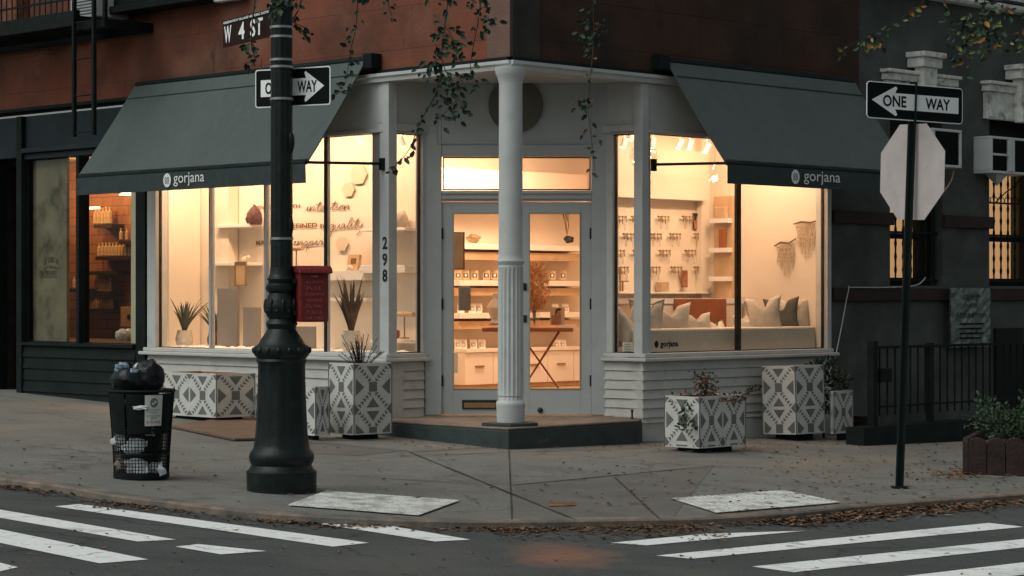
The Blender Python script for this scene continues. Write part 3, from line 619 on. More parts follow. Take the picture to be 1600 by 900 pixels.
# ================================================================== GREY BUILDING
GB = thing('grey_building', 'charcoal rendered building with pale window heads right of the corner shop', 'building')
g0 = RX(1298)+.01
ztl = 3.48
wins = [(RX(1393), RX(1475)), (RX(1548), RX(1548)+1.05), (RX(1548)+2.05, RX(1548)+3.1)]
zs, zt = 1.50, 3.48; ZL = 4.75
mb = MB(MR)
xs = g0
for (a_, b_) in wins: mb.box(xs, a_, .02, .4, zs, zt); xs = b_
mb.box(xs, 26, .02, .4, zs, zt); mb.box(g0, 26, .02, .4, -.6, zs-.001); mb.box(g0, RB+.001, .02, .4, zt+.001, 3.6)
mb.box(RB+.002, 26, .02, .4, zt+.001, ZL); mb.build('wall', 'greywall', GB)
mb = MB(MR); mb.box(RB+.002, 26, .02, .4, ZL+.12, 8); mb.build('upper_brick_wall', brickwall('dark_grey_brick', (.06, .062, .058), (.045, .045, .042), (.025, .025, .023), .21, .075, 'R', .006), GB)
for z0_, z1_, yo in ((1.33, 1.47, -.03), (2.17, 2.31, -.03)):
    xs = g0+.02
    for (a_, b_) in wins:
        mb = MB(MR); 
        if z0_ > 1.5: mb.box(xs, a_+.02, yo, .018, z0_, z1_); xs = b_-.02; mb.build('string_course', 'maroon', GB, bevel=.006)
    mb = MB(MR)
    if z0_ > 1.5: mb.box(xs, 26, yo, .018, z0_, z1_)
    else: mb.box(g0+.02, 26, yo, .018, z0_, z1_)
    mb.build('string_course', 'maroon', GB, bevel=.006)
mb = MB(MR); mb.yz([(.018, ZL), (-.10, ZL), (-.12, ZL+.03), (-.12, ZL+.07), (.018, ZL+.10)], RB+.05, 26); mb.build('ledge', 'palestone', GB)
mb = MB(MR); mb.yz([(.018, ZL+.105), (-.05, ZL+.105), (-.05, ZL+.25), (.018, ZL+.25)], RB+.05, 26); mb.build('ledge_moulding', 'greywall', GB)
mb = MB(MR)
for i in range(9): mb.box(RX(1548)+.15+i*.17, RX(1548)+.27+i*.17, -.09, -.052, ZL+.13, ZL+.2)
mb.build('dentils', 'palestone', GB)
def lintel(a_, b_, kp0, kp1, hoodz, topz):
    cxm = (a_+b_)/2; mb = MB(MR)
    mb.box(a_-.14, b_+.14, -.05, .019, zt-.02, zt+.30); mb.box(a_-.17, b_+.17, -.09, .019, zt+.301, zt+.38); mb.box(a_-.2, b_+.2, -.12, .019, zt+.381, zt+.42)
    kw = .14
    mb.xz([(cxm-.10, zt-.04), (cxm+.10, zt-.04), (cxm+kw, zt+.47), (cxm-kw, zt+.47)], -.17, -.0501)
    mb.box(cxm-.19, cxm+.19, -.2, .019, zt+.471, zt+.58); mb.box(cxm-.22, cxm+.22, -.24, .019, zt+.581, zt+.64)
    mb.box(a_-.12, a_-.02, -.08, -.0501, zt-.0, zt+.2); mb.box(b_+.02, b_+.12, -.08, -.0501, zt-.0, zt+.2)
    return mb.build('window_head', 'palestone', GB, bevel=.008)
for a_, b_ in wins: lintel(a_, b_, 0, 0, 0, 0)
for i, (a_, b_) in enumerate(wins):
    mb = MB(MR); fw = .05
    mb.box(a_, a_+fw, .18, .25, zs, zt); mb.box(b_-(.26 if i == 0 else fw), b_, .18, .25, zs, zt); mb.box(a_+fw, b_-fw, .18, .25, zs, zs+.09); mb.box(a_+fw, b_-fw, .18, .25, zt-.35, zt); mb.box(a_+fw, b_-fw, .17, .25, 2.03, 2.09)
    wo = mb.build('window', 'black', GB)
    bx = b_-.26 if i == 0 else b_-fw
    mb = MB(MR); mb.box(a_+fw, bx, .21, .216, zs+.09, zt-.351); mb.build('pane', 'glassdark', wo)
    mb = MB(MR); mb.box(a_+.01, b_-.01, .39, .41, zs, zt); mb.build('window_blind', 'curtainlit', wo)
    mb = MB(MR); mb.box(a_-.05, a_-.001, .25, .5, zs, zt) if False else None
    g_ = MB(MR); nb = 7
    for k in range(nb):
        x = a_+.07+(b_-a_-.14)*k/(nb-1); pts = []; rs = []
        for j in range(33):
            z = zs+.03+(zt-.4-zs)*j/32; pts.append((x, .10, z)); rs.append(.011 if (j % 3) else .019)
        g_.tube(pts, rs, 6)
    for z in (zs+.06, 2.1, zt-.42): g_.box(a_+.0, b_-.0, .085, .115, z-.012, z+.012)
    if i: 
        for k in range(nb*2-2):
            x = a_+.07+(b_-a_-.14)*(k+.5)/(nb*2-2); g_.tube([(x+.035*math.cos(t*math.pi/5), .10, 2.52+.035*math.sin(t*math.pi/5)) for t in range(11)], .005, 4)
        g_.box(a_, b_, .085, .115, 2.475, 2.495)
    g_.build('grille', 'iron', wo)
def ac(l, rz, label, wd=.62, ht=.42, sides=False):
    t = thing('air_conditioner', label, 'air conditioner', l, rz, 'window air conditioners on the grey building')
    mb = MB(); mb.box(0, wd, 0, .30, 0, .03); mb.box(0, wd, 0, .30, ht-.03, ht); mb.box(0, .035, 0, .3, .031, ht-.031); mb.box(wd-.035, wd, 0, .3, .031, ht-.031); mb.box(.036, wd-.036, .06, .3, .031, ht-.031); mb.build('casing', 'ac', t, bevel=.006)
    if sides: mb = MB(); mb.box(wd*.42, wd*.56, -.01, .058, .031, ht-.031); mb.box(.036, wd*.42, -.004, .05, ht*.48, ht*.54); mb.build('front_bar', 'ac', t)
    mb = MB(); mb.box(.037, wd-.037, .03, .059, .032, ht-.032)
    for k in range(14): mb.box(.037, wd-.037, .018, .03, .05+k*(ht-.1)/14, .05+k*(ht-.1)/14+.012)
    mb.build('vent', 'signblack', t)
    mb = MB(); mb.add([(wd*.2, .05, 0), (wd*.5, .05, 0), (wd*.35, .12, -.14), (wd*.2, .2, 0), (wd*.5, .2, 0)], [(0, 1, 2), (1, 4, 2), (4, 3, 2), (3, 0, 2)]); mb.build('bracket', 'ac', t); return t
p = loc('R', 1503, 263, -.28); ac(MR@Vector((p.x-.56, p.y, p.z)), R_(45), 'pale window air conditioner half hidden behind the stop sign', .56, .43)
p = loc('R', 1549, 270, -.22); ac(MR@Vector((p.x, p.y, p.z)), R_(45), 'white two part air conditioner in the window at the right edge', .86, .43, True)
# cable
def cable(pts, r, name, label, m='ac'):
    mb = MB(); P = catmull([Vector(p) for p in pts], 5); mb.tube(P, r, 6); o = mb.build(name, m); tag(o, label, 'cable'); return o
cable([wld('R', x, y, -.06) for x, y in [(1305, 560), (1315, 510), (1326, 452), (1330, 449), (1380, 449), (1430, 446), (1446, 434)]], .006, 'cable', 'thin pale cable running up and along the grey wall band')
cable([wld('R', x, y, -.2) for x, y in [(1490, 266), (1487, 280), (1477, 296), (1462, 310)]], .010, 'drain_hose', 'orange hose hanging under the air conditioner behind the stop sign', 'palewood')
cable([wld('R', x, y, -.12) for x, y in [(1600, 272), (1586, 290), (1570, 302), (1552, 320)]], .007, 'drain_hose', 'black hose drooping across the barred window at right edge', 'iron')

# ================================================================== AWNINGS
def emblem(mb, x, z, y, rx, rz):
    n = 28; mb.cur = 0; mb.add([(x+rx*math.cos(2*math.pi*k/n), y, z+rz*math.sin(2*math.pi*k/n)) for k in range(n)], [list(range(n))])
    mb.cur = 1
    for s in (-1, 1):
        for dz in (-.35, .3):
            cx = x+s*rx*.3; cz = z+dz*rz*.75; a_ = rx*.27; b_ = a_*.6
            vs = [(cx+a_*math.cos(2*math.pi*k/12), y-.002, cz+a_*math.sin(2*math.pi*k/12)) for k in range(12)]+[(cx+b_*math.cos(2*math.pi*k/12), y-.002, cz+b_*math.sin(2*math.pi*k/12)) for k in range(12)]
            mb.add(vs, [(k, (k+1) % 12, 12+(k+1) % 12, 12+k) for k in range(12)])
    mb.cur = 0
def awning(Mx, rz, x0, x1, logo_px, f, label, arm):
    t = thing('awning', label, 'awning', (0, 0, 0), rz, 'canvas awnings over the shop windows')
    yt, zt_, yf, zf = -.10, 3.70, -.85, 2.665
    mb = MB(); nx, ny = 24, 12; vs = []
    for j in range(ny+1):
        s = j/ny
        for i in range(nx+1):
            u_ = i/nx; sag = -.02*math.sin(math.pi*s)-.006*math.sin(u_*40)*s
            vs.append((x0+(x1-x0)*u_, yt+(yf-yt)*s, zt_+(zf-zt_)*s+sag))
    o = len(vs); vs += [(p[0], p[1]+.01, p[2]-.008) for p in vs]
    fs = [(j*(nx+1)+i, j*(nx+1)+i+1, (j+1)*(nx+1)+i+1, (j+1)*(nx+1)+i) for j in range(ny) for i in range(nx)]
    fs += [tuple(k+o for k in f_[::-1]) for f_ in fs]
    for j in range(ny):
        for i in (0, nx): a_ = j*(nx+1)+i; fs.append((a_, a_+nx+1, a_+nx+1+o, a_+o))
    mb.add(vs, fs)
    for s in (.14, .97): mb.box(x0+.01, x1-.01, yt+(yf-yt)*s-.012, yt+(yf-yt)*s, zt_+(zf-zt_)*s-.02*math.sin(math.pi*s)+.002, zt_+(zf-zt_)*s-.02*math.sin(math.pi*s)+.009)
    mb.build('canopy', 'awning', t, smooth=True)
    mb = MB(); mb.tube([(x0, yf, zf), (x1, yf, zf)], .022, 10); mb.build('front_bar', 'dkgreen', t, smooth=True)
    mb = MB(); nx = 40; vs = []
    for y_ in (0, .008):
        for k in range(4):
            for i in range(nx+1): vs.append((x0+(x1-x0)*i/nx, yf-.02+y_+.006*math.sin(i*1.3)*k/3, zf-.012-.185*k/3))
    W = nx+1; fs = [(k*W+i, k*W+i+1, (k+1)*W+i+1, (k+1)*W+i) for k in range(3) for i in range(nx)]+[(4*W+k*W+i, 4*W+(k+1)*W+i, 4*W+(k+1)*W+i+1, 4*W+k*W+i+1) for k in range(3) for i in range(nx)]
    fs += [(3*W+i, 3*W+i+1, 7*W+i+1, 7*W+i) for i in range(nx)]
    mb.add(vs, fs); mb.build('valance', 'valance', t, smooth=True)
    mb = MB(); l = loc(f, logo_px[0], 284, yf-.035); l2 = loc(f, logo_px[1], 284, yf-.035); l3 = loc(f, logo_px[2], 284, yf-.035)
    zc = zf-.095; emblem(mb, l.x, zc, yf-.035, .066, .072)
    put_text(mb, 'gorjana', l2.x, zc-.068, l3.x-l2.x, .135, yf-.035); mb.build('lettering', ['lettering', 'valance'], t)
    mb = MB(); mb.tube([(x0+.02, yt+.03, zt_+.005), (x1-.02, yt+.03, zt_+.005)], .04, 12); mb.build('roller', 'dkgreen', t, smooth=True)
    mb = MB(); xe = x1 if f == 'L' else x0; s_ = 1 if f == 'L' else -1
    mb.box(xe, xe+s_*.13, yt-.04, -.002, zt_-.09, zt_+.06); mb.build('end_bracket', 'iron', t, bevel=.01)
    ex = x1 if f == 'L' else x0
    mb = MB(); mb.tube([(ex-s_*.01, yf, zf), (ex+s_*arm, -.03, zf+.015)], .014, 8); mb.box(ex+s_*arm-.03, ex+s_*arm+.03, -.04, -.013, zf-.05, zf+.07); mb.build('side_arm', 'dkgreen', t)
    ex2 = x0 if f == 'L' else x1
    mb = MB(); mb.tube([(ex2+s_*.03, yf, zf), (ex2+s_*.03, -.03, zf+.015)], .014, 8); mb.build('side_arm', 'dkgreen', t)
awning(ML, R_(-45), LX(222), LX(583), (261, 271, 319), 'L', 'lighter grey green canvas awning over the left shop windows', .16)
awning(MR, R_(45), RX(1031), RX(1324), (1243, 1256, 1313), 'R', 'darker grey green canvas awning over the right shop windows', .12)

# ================================================================== FIRE ESCAPE
fe = thing('fire_escape', 'black iron fire escape balcony with hanging ladder at upper left', 'fire escape', (0, 0, 0), R_(-45))
xa, xb = -13.0, LX(120, -1.0); zp = 4.28
mb = MB(); mb.box(xa, xb, -1.0, -.96, zp, zp+.16); mb.box(xa, xb, -.05, -.01, zp, zp+.1); mb.box(xb-.04, xb, -.96, -.05, zp, zp+.1)
for k in range(int((xb-xa)/.05)): mb.box(xa+k*.05, xa+k*.05+.02, -.95, -.06, zp+.06, zp+.09)
mb.build('platform', 'iron', fe)
mb = MB()
for k in range(int((xb-xa)/.11)): mb.tube([(xa+k*.11, -.98, zp+.16), (xa+k*.11, -.98, zp+1.0)], .008, 5)
mb.box(xa, xb, -.995, -.965, zp+1.0, zp+1.04); mb.box(xa, xb, -.99, -.97, zp+.28, zp+.30); mb.build('railing', 'iron', fe)
x1_, x2_ = LX(116, -1.05), LX(147, -1.05)
mb = MB()
for x in (x1_, x2_): mb.box(x-.018, x+.018, -1.07, -1.03, 3.08, 6.5)
for k in range(12): mb.tube([(x1_, -1.05, 3.12+k*.39), (x2_, -1.05, 3.12+k*.39)], .009, 6)
mb.build('ladder', 'iron', fe)
mb = MB(); mb.box(xb, x2_+.12, -1.0, -.9, zp-.06, zp+.02); mb.box(x2_+.08, x2_+.12, -1.0, -.96, zp, zp+1.4); mb.build('ladder_guide', 'iron', fe)
p = loc('L', 104, 16, -.5); acu = thing('air_conditioner', 'white air conditioner above the fire escape platform', 'air conditioner', ML@Vector((p.x, -.45, 4.46)), R_(-45), 'window air conditioners on the corner building')
mb = MB(); mb.box(0, .5, 0, .44, 0, .4); mb.build('casing', 'ac', acu, bevel=.01)
mb = MB(); 
for k in range(9): mb.box(.05, .45, -.012, -.001, .04+k*.035, .05+k*.035)
mb.build('vent', 'stickgrey', acu)
p = loc('L', 38, 12, -.4); mb = MB(ML); mb.box(p.x-.14, p.x+.14, -.6, -.4, zp+.1, zp+.5); tag(mb.build('red_bin', 'rust', bevel=.02), 'red tub standing on the fire escape platform', 'tub')

# ================================================================== SHOP INTERIOR THINGS
ROT = {'L': R_(-45), 'R': R_(45), 'F': 0}
def at(f, px, py, y): return wld(f, px, py, y)
def local_thing(name, label, cat, f, px, py, y, group=None): return thing(name, label, cat, at(f, px, py, y), ROT[f], group)
# --- lettering on the wall behind the left display
G_ = {'i': ([[(0, .1), (.2, 1), (.22, .15), (.45, .1)], [(.27, 1.45), (.3, 1.5)]], .45),
      'n': ([[(0, .1), (.12, 1), (.12, .0), (.35, .9), (.55, .85), (.55, .15), (.75, .1)]], .75),
      't': ([[(0, .1), (.35, 2.0), (.25, .3), (.35, .05), (.55, .1)], [(-.1, 1.35), (.2, 1.45), (.55, 1.55)]], .55),
      'e': ([[(0, .1), (.35, .5), (.4, .9), (.2, .9), (.1, .35), (.25, 0), (.55, .1)]], .55),
      'o': ([[(0, .1), (.3, .95), (.05, .5), (.2, 0), (.45, .35), (.35, .9), (.6, .85)]], .6),
      'q': ([[(.5, .85), (.2, .95), (.05, .4), (.2, 0), (.5, .8), (.45, -.9), (.25, -1.2), (.15, -.9), (.7, .1)]], .7),
      'u': ([[(0, .9), (.05, .1), (.3, .05), (.5, .95), (.5, .15), (.7, .1)]], .7),
      'a': ([[(.45, .85), (.2, .95), (.05, .4), (.2, 0), (.45, .8), (.5, .1), (.7, .1)]], .7),
      'l': ([[(0, .1), (.4, 1.9), (.35, 2.2), (.2, 1.9), (.2, .2), (.4, .05)]], .4),
      'y': ([[(0, .9), (.05, .3), (.3, .2), (.5, .95), (.4, -.6), (.15, -1.3)]], .6),
      's': ([[(0, .1), (.25, 1.0), (.4, .3), (.15, 0), (.55, .1)]], .55),
      'p': ([[(.1, .95), (.0, -1.2), (.1, .5), (.4, .95), (.45, .2), (.1, .05), (.65, .1)]], .65),
      'r': ([[(0, .1), (.15, 1.05), (.25, .85), (.4, .85), (.35, .15), (.55, .1)]], .55)}
def script_word(mb, word, x, z, wd, xh, y, r=.0042):
    tot = sum(G_[c][1] for c in word); k = wd/tot; cx = 0
    for c in word:
        st, adv = G_[c]
        for s_ in st:
            P = catmull([Vector((x+(cx+p[0]+p[1]*.18)*k, y, z+p[1]*xh)) for p in s_], 5); mb.tube(P, r, 4)
        cx += adv
    return mb
YL = 1.088
BOLD[0] = .03
ws = thing('wall_slogan', 'gold lettered three line slogan about intention and quality on the cream wall', 'lettering', (0, 0, 0), R_(-45))
def caps(body, pxa, pxb, py, hpx):
    mb = MB(); a_ = loc('L', pxa, py, YL); b_ = loc('L', pxb, py, YL); put_text(mb, body, a_.x, a_.z, b_.x-a_.x, hpx*24/F, YL-.0012); mb.build('printed_words', 'goldpaint', ws)
def scr(word, pxa, pxb, py, xh):
    mb = MB(); a_ = loc('L', pxa, py, YL); b_ = loc('L', pxb, py, YL); script_word(mb, word, a_.x, a_.z, b_.x-a_.x, 1.2*xh*24/F, YL-.001); mb.build('script_words', 'goldpaint', ws)
caps('JEWELRY WITH', 400, 469, 329, 7.5); scr('intention', 477, 546, 330, 6); caps('DEFINED', 447, 496, 357, 7.5); caps('BY', 500, 508, 357, 7.5); scr('quality', 514, 566, 358, 6.5)
caps('MADE TO', 400, 442, 383, 7.5); scr('inspire', 457, 512, 384, 6)
BOLD[0] = 0.
# --- hexagon wall tiles
def hexa(px, py, rpx, y=YL):
    l = at('L', px, py, y-.001); mb = MB(); R0 = rpx*23.9/F
    mb.xz([(1.35*R0*math.cos((k+.0)*math.pi/3), R0*math.sin(k*math.pi/3)*1.1) for k in range(6)], -.012, 0)
    o = mb.build('hexagon_tile', 'hexcream', loc=l); o.rotation_euler = (0, 0, R_(-45)); return o
for px, py, r_, lb in [(561, 273, 12, 'large cream hexagon high on the wall'), (545, 296, 9, 'small cream hexagon just below the high one'), (535, 381, 9, 'cream hexagon on the wall below the slogan')]:
    tag(hexa(px, py, r_*1.25), lb, 'wall tile', 'hexagon tiles on the display wall')
# --- wall shelves behind the left windows
def shelf(f, pxa, pxb, py, y, d, th, m, label, group, name='wall_shelf'):
    a_ = loc(f, pxa, py, y); b_ = loc(f, pxb, py, y); mb = MB(); L_ = b_.x-a_.x
    t = FR[f][0]@Vector((a_.x, y, a_.z)); mb.box(0, L_, -d, -.001, -th, 0); o = mb.build(name, m, loc=t, bevel=.003); o.rotation_euler = (0, 0, ROT[f]); return tag(o, label, 'shelf', group)
gS = 'wall shelves behind the left windows'
shelf('L', 357, 410, 352, YL, .2, .035, 'shelfwhite', 'upper left cream shelf carrying the crystal', gS)
shelf('L', 352, 410, 411, YL, .25, .035, 'shelfwhite', 'lower left cream shelf above the grey plinths', gS)
shelf('L', 508, 590, 424, YL, .2, .10, 'shelfwhite', 'thick cream shelf behind the spiky plant', gS)
shelf('L', 585, 655, 358, YL, .2, .03, 'shelfwhite', 'upper shelf in the narrow window carrying the round vase', gS)
shelf('L', 585, 655, 415, YL, .2, .08, 'shelfwhite', 'middle shelf seen through the narrow window', gS)
shelf('L', 520, 600, 466, YL, .25, .03, 'shelfwhite', 'lower thin shelf behind the spiky plant', gS)
shelf('L', 612, 655, 530, YL, .3, .03, 'shelfwhite', 'lowest shelf in the narrow window', gS)
# crystal
t = at('L', 397, 351, YL-.12); mb = MB(); vs = []
for (r_, z) in [(.085, 0), (.10, .06), (.085, .13), (.04, .19), (.005, .225)]:
    for k in range(9): vs.append((r_*math.cos(k*.698)*random.uniform(.85, 1.1), r_*.7*math.sin(k*.698)*random.uniform(.8, 1.1), z*random.uniform(.95, 1.05)))
mb.add(vs, [(i*9+k, i*9+(k+1) % 9, (i+1)*9+(k+1) % 9, (i+1)*9+k) for i in range(4) for k in range(9)]+[list(range(9)), [36+k for k in range(9)]])
tag(mb.build('crystal_geode', 'amethyst', loc=t), 'pointed red brown crystal standing on the upper left shelf', 'crystal')
# plinths
for px, py0, py1, wpx, lb in [(357, 450, 541, 32, 'taller grey plinth in the left window'), (394, 480, 541, 26, 'shorter grey plinth beside the lamp post'), (478, 510, 545, 30, 'low grey plinth right of the lamp post')]:
    b0 = at('L', px, 542, .62); b1 = at('L', px, py0, .62); w_ = wpx*24/F; mb = MB(); mb.box(-w_/2, w_/2, -w_/2, w_/2, 0, b1.z-.811); b0.z = .811
    o = mb.build('display_plinth', 'plinth', loc=b0, bevel=.004); o.rotation_euler = (0, 0, 0); tag(o, lb, 'plinth', 'grey plinths in the left window')
# framed brass picture leaning on shelf
t = local_thing('framed_picture', 'thin brass frame leaning in front of the lower left shelf', 'frame', 'L', 375, 447, .75)
mb = MB(); a_ = .015
for bx in [(-.1, .1, 0, a_), (-.1, .1, .27-a_, .27), (-.1, -.1+a_, a_, .27-a_), (.1-a_, .1, a_, .27-a_)]: mb.box(bx[0], bx[1], 0, .02, bx[2], bx[3])
mb.build('frame', 'gold', t); mb = MB(); mb.box(-.084, .084, .008, .012, a_, .27-a_); mb.build('picture', 'palewood', t)
for px, py, f, y, s_, m_, lb in [(384, 410, 'L', .98, .05, 'pot', 'small white stone on the lower left shelf'), (388, 405, 'L', .95, .03, 'pot', 'tiny white bowl beside the stone'), (548, 424, 'L', .97, .05, 'pot', 'small white box shaped candle on the thick shelf'),
                               (565, 424, 'L', .98, .03, 'pot', 'tiny candle at the shelf end')]:
    mb = MB(); mb.ball((0, 0, s_*.7), s_, 10, 7, (1, .8, .7), .1); tag(mb.build('ornament', m_, loc=at(f, px, py, y), smooth=True), lb, 'ornament')
t = at('L', 552, 423, .98); mb = MB(); mb.box(-.09, .09, -.02, .02, 0, .17); mb.cur = 1; mb.box(-.03, .05, -.024, -.0205, .07, .13); o = mb.build('picture_card', ['palewood', 'goldpaint'], loc=t); o.rotation_euler = (R_(-8), 0, R_(-45)); tag(o, 'small printed card standing on the thick shelf', 'card')
mb = MB(); mb.lathe([(.07, 0), (.10, .05), (.105, .11), (.08, .17), (.05, .19)], (0, 0, 0), 20); tag(mb.build('round_vase', 'pot', loc=at('L', 622, 357, .97), smooth=True), 'round ribbed vase on the upper shelf in the narrow window', 'vase')
mb = MB(); mb.lathe([(.04, 0), (.055, .03), (.05, .08), (.02, .1)], (0, 0, 0), 14); tag(mb.build('small_vase', 'terracotta', loc=at('L', 617, 529, .95), smooth=True), 'small orange vase low in the narrow window', 'vase')
t = local_thing('bracelet_stand', 'T shaped bracelet stand low in the narrow window', 'stand', 'L', 632, 529, .9)
mb = MB(); mb.tube([(0, 0, 0), (0, 0, .24)], .008, 8); mb.lathe([(.05, 0), (.05, .012)], (0, 0, 0), 16); mb.build('stem', 'gold', t); mb = MB(); mb.tube([(-.14, 0, .25), (.14, 0, .25)], .028, 10); mb.build('bar', 'macrame', t)
t = local_thing('bracelet_stand', 'T shaped bracelet stand behind the red alarm box', 'stand', 'L', 463, 424, .9)
mb = MB(); mb.tube([(0, 0, 0), (0, 0, .24)], .008, 8); mb.lathe([(.05, 0), (.05, .012)], (0, 0, 0), 16); mb.build('stem', 'gold', t); mb = MB(); mb.tube([(-.11, 0, .25), (.11, 0, .25)], .028, 10); mb.build('bar', 'macrame', t)
# cotton fluff on the ledge = stuff
mb = MB(ML)
for k in range(150):
    x = random.uniform(-5.6, -1.9); y = random.uniform(.2, .5); mb.ball((x, y, .815), random.uniform(.02, .05), 7, 5, (1.4, 1, .6), .25)
tag(mb.build('cotton_snow', 'shelfwhite', smooth=True), 'loose white cotton snow along the ledge of the left windows', 'cotton', kind='stuff')
# --- spiky plants in pots
def spiky(f, px, y, zbase, hpot, rpot, nl, hl, lean, label, m='aloe', wl=.016, potm='pot'):
    p = loc(f, px, 500, y); t = thing('spiky_plant', label, 'potted plant', FR[f][0]@Vector((p.x, y, zbase)), 0)
    mb = MB(); mb.lathe([(rpot*.6, 0), (rpot*.95, hpot*.25), (rpot, hpot*.55), (rpot*.8, hpot*.9), (rpot*.82, hpot), (rpot*.7, hpot*.97)], (0, 0, 0), 24); mb.build('pot', potm, t, smooth=True)
    mb = MB()
    for k in range(nl):
        an = random.uniform(0, 6.28); ln = hl*random.uniform(.6, 1.05); le = lean*random.uniform(.3, 1.1); dx, dy = math.cos(an), math.sin(an); pts = []; W = []
        for j in range(7):
            s_ = j/6; pts.append(Vector((dx*(.02+le*ln*s_**1.4), dy*(.02+le*ln*s_**1.4)*.6, hpot*.9+ln*s_*(1-.25*le*s_)))); W.append(wl*(1-s_)**.6*(.6+.9*min(s_*3, 1)))
        side = Vector((-dy, dx, 0)); vs = []
        for q_, w_ in zip(pts, W): vs += [q_-side*w_, q_+Vector((0, 0, -w_*.5)), q_+side*w_]
        mb.add(vs, [(3*j+c, 3*j+c+1, 3*j+c+4, 3*j+c+3) for j in range(6) for c in (0, 1)])
    mb.build('leaves', m, t, smooth=True); return t
spiky('L', 288, .4, .812, .19, .10, 16, .48, .9, 'aloe like plant in a cream woven pot in the leftmost white window')
spiky('L', 336, .75, .812, .17, .09, 14, .42, .9, 'small dark potted plant behind the first dark mullion', potm='stick')
spiky('L', 549, .35, .812, .22, .11, 26, .62, .45, 'tall snake plant in a round cream pot in front of the shelves', 'leafbrown', .02)

# --- right window : bench, pillows
t = thing('display_bench', 'long cream padded bench with black wording behind the right window', 'bench', MR@Vector((0, 0, 0)), R_(45))
xa_, xb_ = RX(1010, .15), RX(1274, .15)
mb = MB(); mb.box(xa_, xb_, .14, .56, .802, 1.055); mb.build('cushion', 'beige', t, bevel=.02)
mb = MB(); l = loc('R', 1026, 538, .135); n = 24; mb.add([(l.x+.03*math.cos(2*math.pi*k/n), .137, l.z+.036*math.sin(2*math.pi*k/n)) for k in range(n)], [list(range(n))])
BOLD[0] = .03; l2 = loc('R', 1032, 538, .135); l3 = loc('R', 1060, 538, .135); put_text(mb, 'gorjana', l2.x, l.z-.045, l3.x-l2.x, .075, .137); mb.build('lettering', 'black', t); BOLD[0] = 0.
mb = MB(MR); l = loc('R', 1276, 548, .3); mb.box(l.x, l.x+.10, .28, .34, .805, 1.09); mb.cur = 1
for k in range(3): mb.add([(l.x+.03+.012*math.cos(t_*math.pi/4), .278, .86+k*.09+.012*math.sin(t_*math.pi/4)) for t_ in range(8)], [list(range(8))])
tag(mb.build('power_strip', ['black', 'steel']), 'upright black socket box at the right end of the bench', 'socket box')
def pillow(f, px, y, zb, wd, ht, th, tilt, yaw, label, m='linen'):
    p = loc(f, px, 500, y); l = FR[f][0]@Vector((p.x, y, zb)); mb = MB(); n = 14; vs = []
    for s_ in (-1, 1):
        for j in range(n+1):
            for i in range(n+1):
                u_, v_ = i/n*2-1, j/n*2-1; pin = 1-.19*((1-u_*u_)*(v_*v_)+(1-v_*v_)*(u_*u_)); e_ = max(0, (1-u_**2)*(1-v_**2))**.45
                dent = .15*math.exp(-((u_)**2)*14)*max(0, v_)**2*1.6
                vs.append((u_*wd/2*(pin), s_*th/2*e_+random.uniform(-.004, .004), ht/2+v_*ht/2*pin-dent*ht*1.4))
    W = n+1; fs = []
    for o_, fl in ((0, 1), (W*W, 0)):
        for j in range(n):
            for i in range(n): q_ = (o_+j*W+i, o_+j*W+i+1, o_+(j+1)*W+i+1, o_+(j+1)*W+i); fs.append(q_ if fl else q_[::-1])
    mb.add(vs, fs); o = mb.build('pillow', m, loc=l, smooth=True); o.rotation_euler = (R_(tilt), R_(random.uniform(-5, 5)), ROT[f]+R_(yaw))
    s = o.modifiers.new('weld', 'WELD'); s.merge_threshold = .008
    return tag(o, label, 'pillow', 'linen pillows on the window bench')
zb_ = 1.0
pillow('R', 984, .42, .85, .34, .48, .15, -12, -30, 'tall linen pillow at the far left of the narrow right window')
pillow('R', 988, .40, .82, .40, .42, .15, -10, 20, 'pillow in front within the narrow right window', 'linen')
pillow('R', 1012, .35, .86, .38, .50, .14, -8, -35, 'pillow seen edge on just right of the entrance post')
pillow('R', 1052, .38, zb_-.12, .52, .44, .16, -10, -22, 'wide dented linen pillow above the bench wording')
pillow('R', 1092, .42, zb_-.1, .40, .33, .15, -14, -15, 'low linen pillow right of the wide dented one')
pillow('R', 1126, .50, zb_-.15, .42, .30, .14, -20, 10, 'small pale pillow lying left of the dark mullion', 'beige')
pillow('R', 1168, .48, zb_-.1, .30, .30, .14, -14, 0, 'small pale pillow just right of the mullion', 'beige')
pillow('R', 1196, .36, zb_-.05, .42, .44, .18, -6, -50, 'tall peaked linen pillow right of the mullion')
pillow('R', 1224, .42, zb_-.05, .40, .42, .08, -4, -58, 'dark backed pillow between the two tall ones', 'linend')
pillow('R', 1243, .36, zb_-.05, .40, .42, .18, -6, -40, 'rightmost tall linen pillow beside the socket box')
# sticker card in the narrow window
l = at('R', 981, 546, .25); mb = MB(); mb.box(-.055, .055, 0, .006, -.07, .07); mb.cur = 1
for k in range(5): mb.box(-.04, .03, -.002, -.001, .045-k*.022, .05-k*.022)
o = mb.build('notice_card', ['pot', 'stickgrey'], loc=l); o.rotation_euler = (0, 0, R_(-20)); tag(o, 'small printed notice card inside the narrow right window', 'notice')
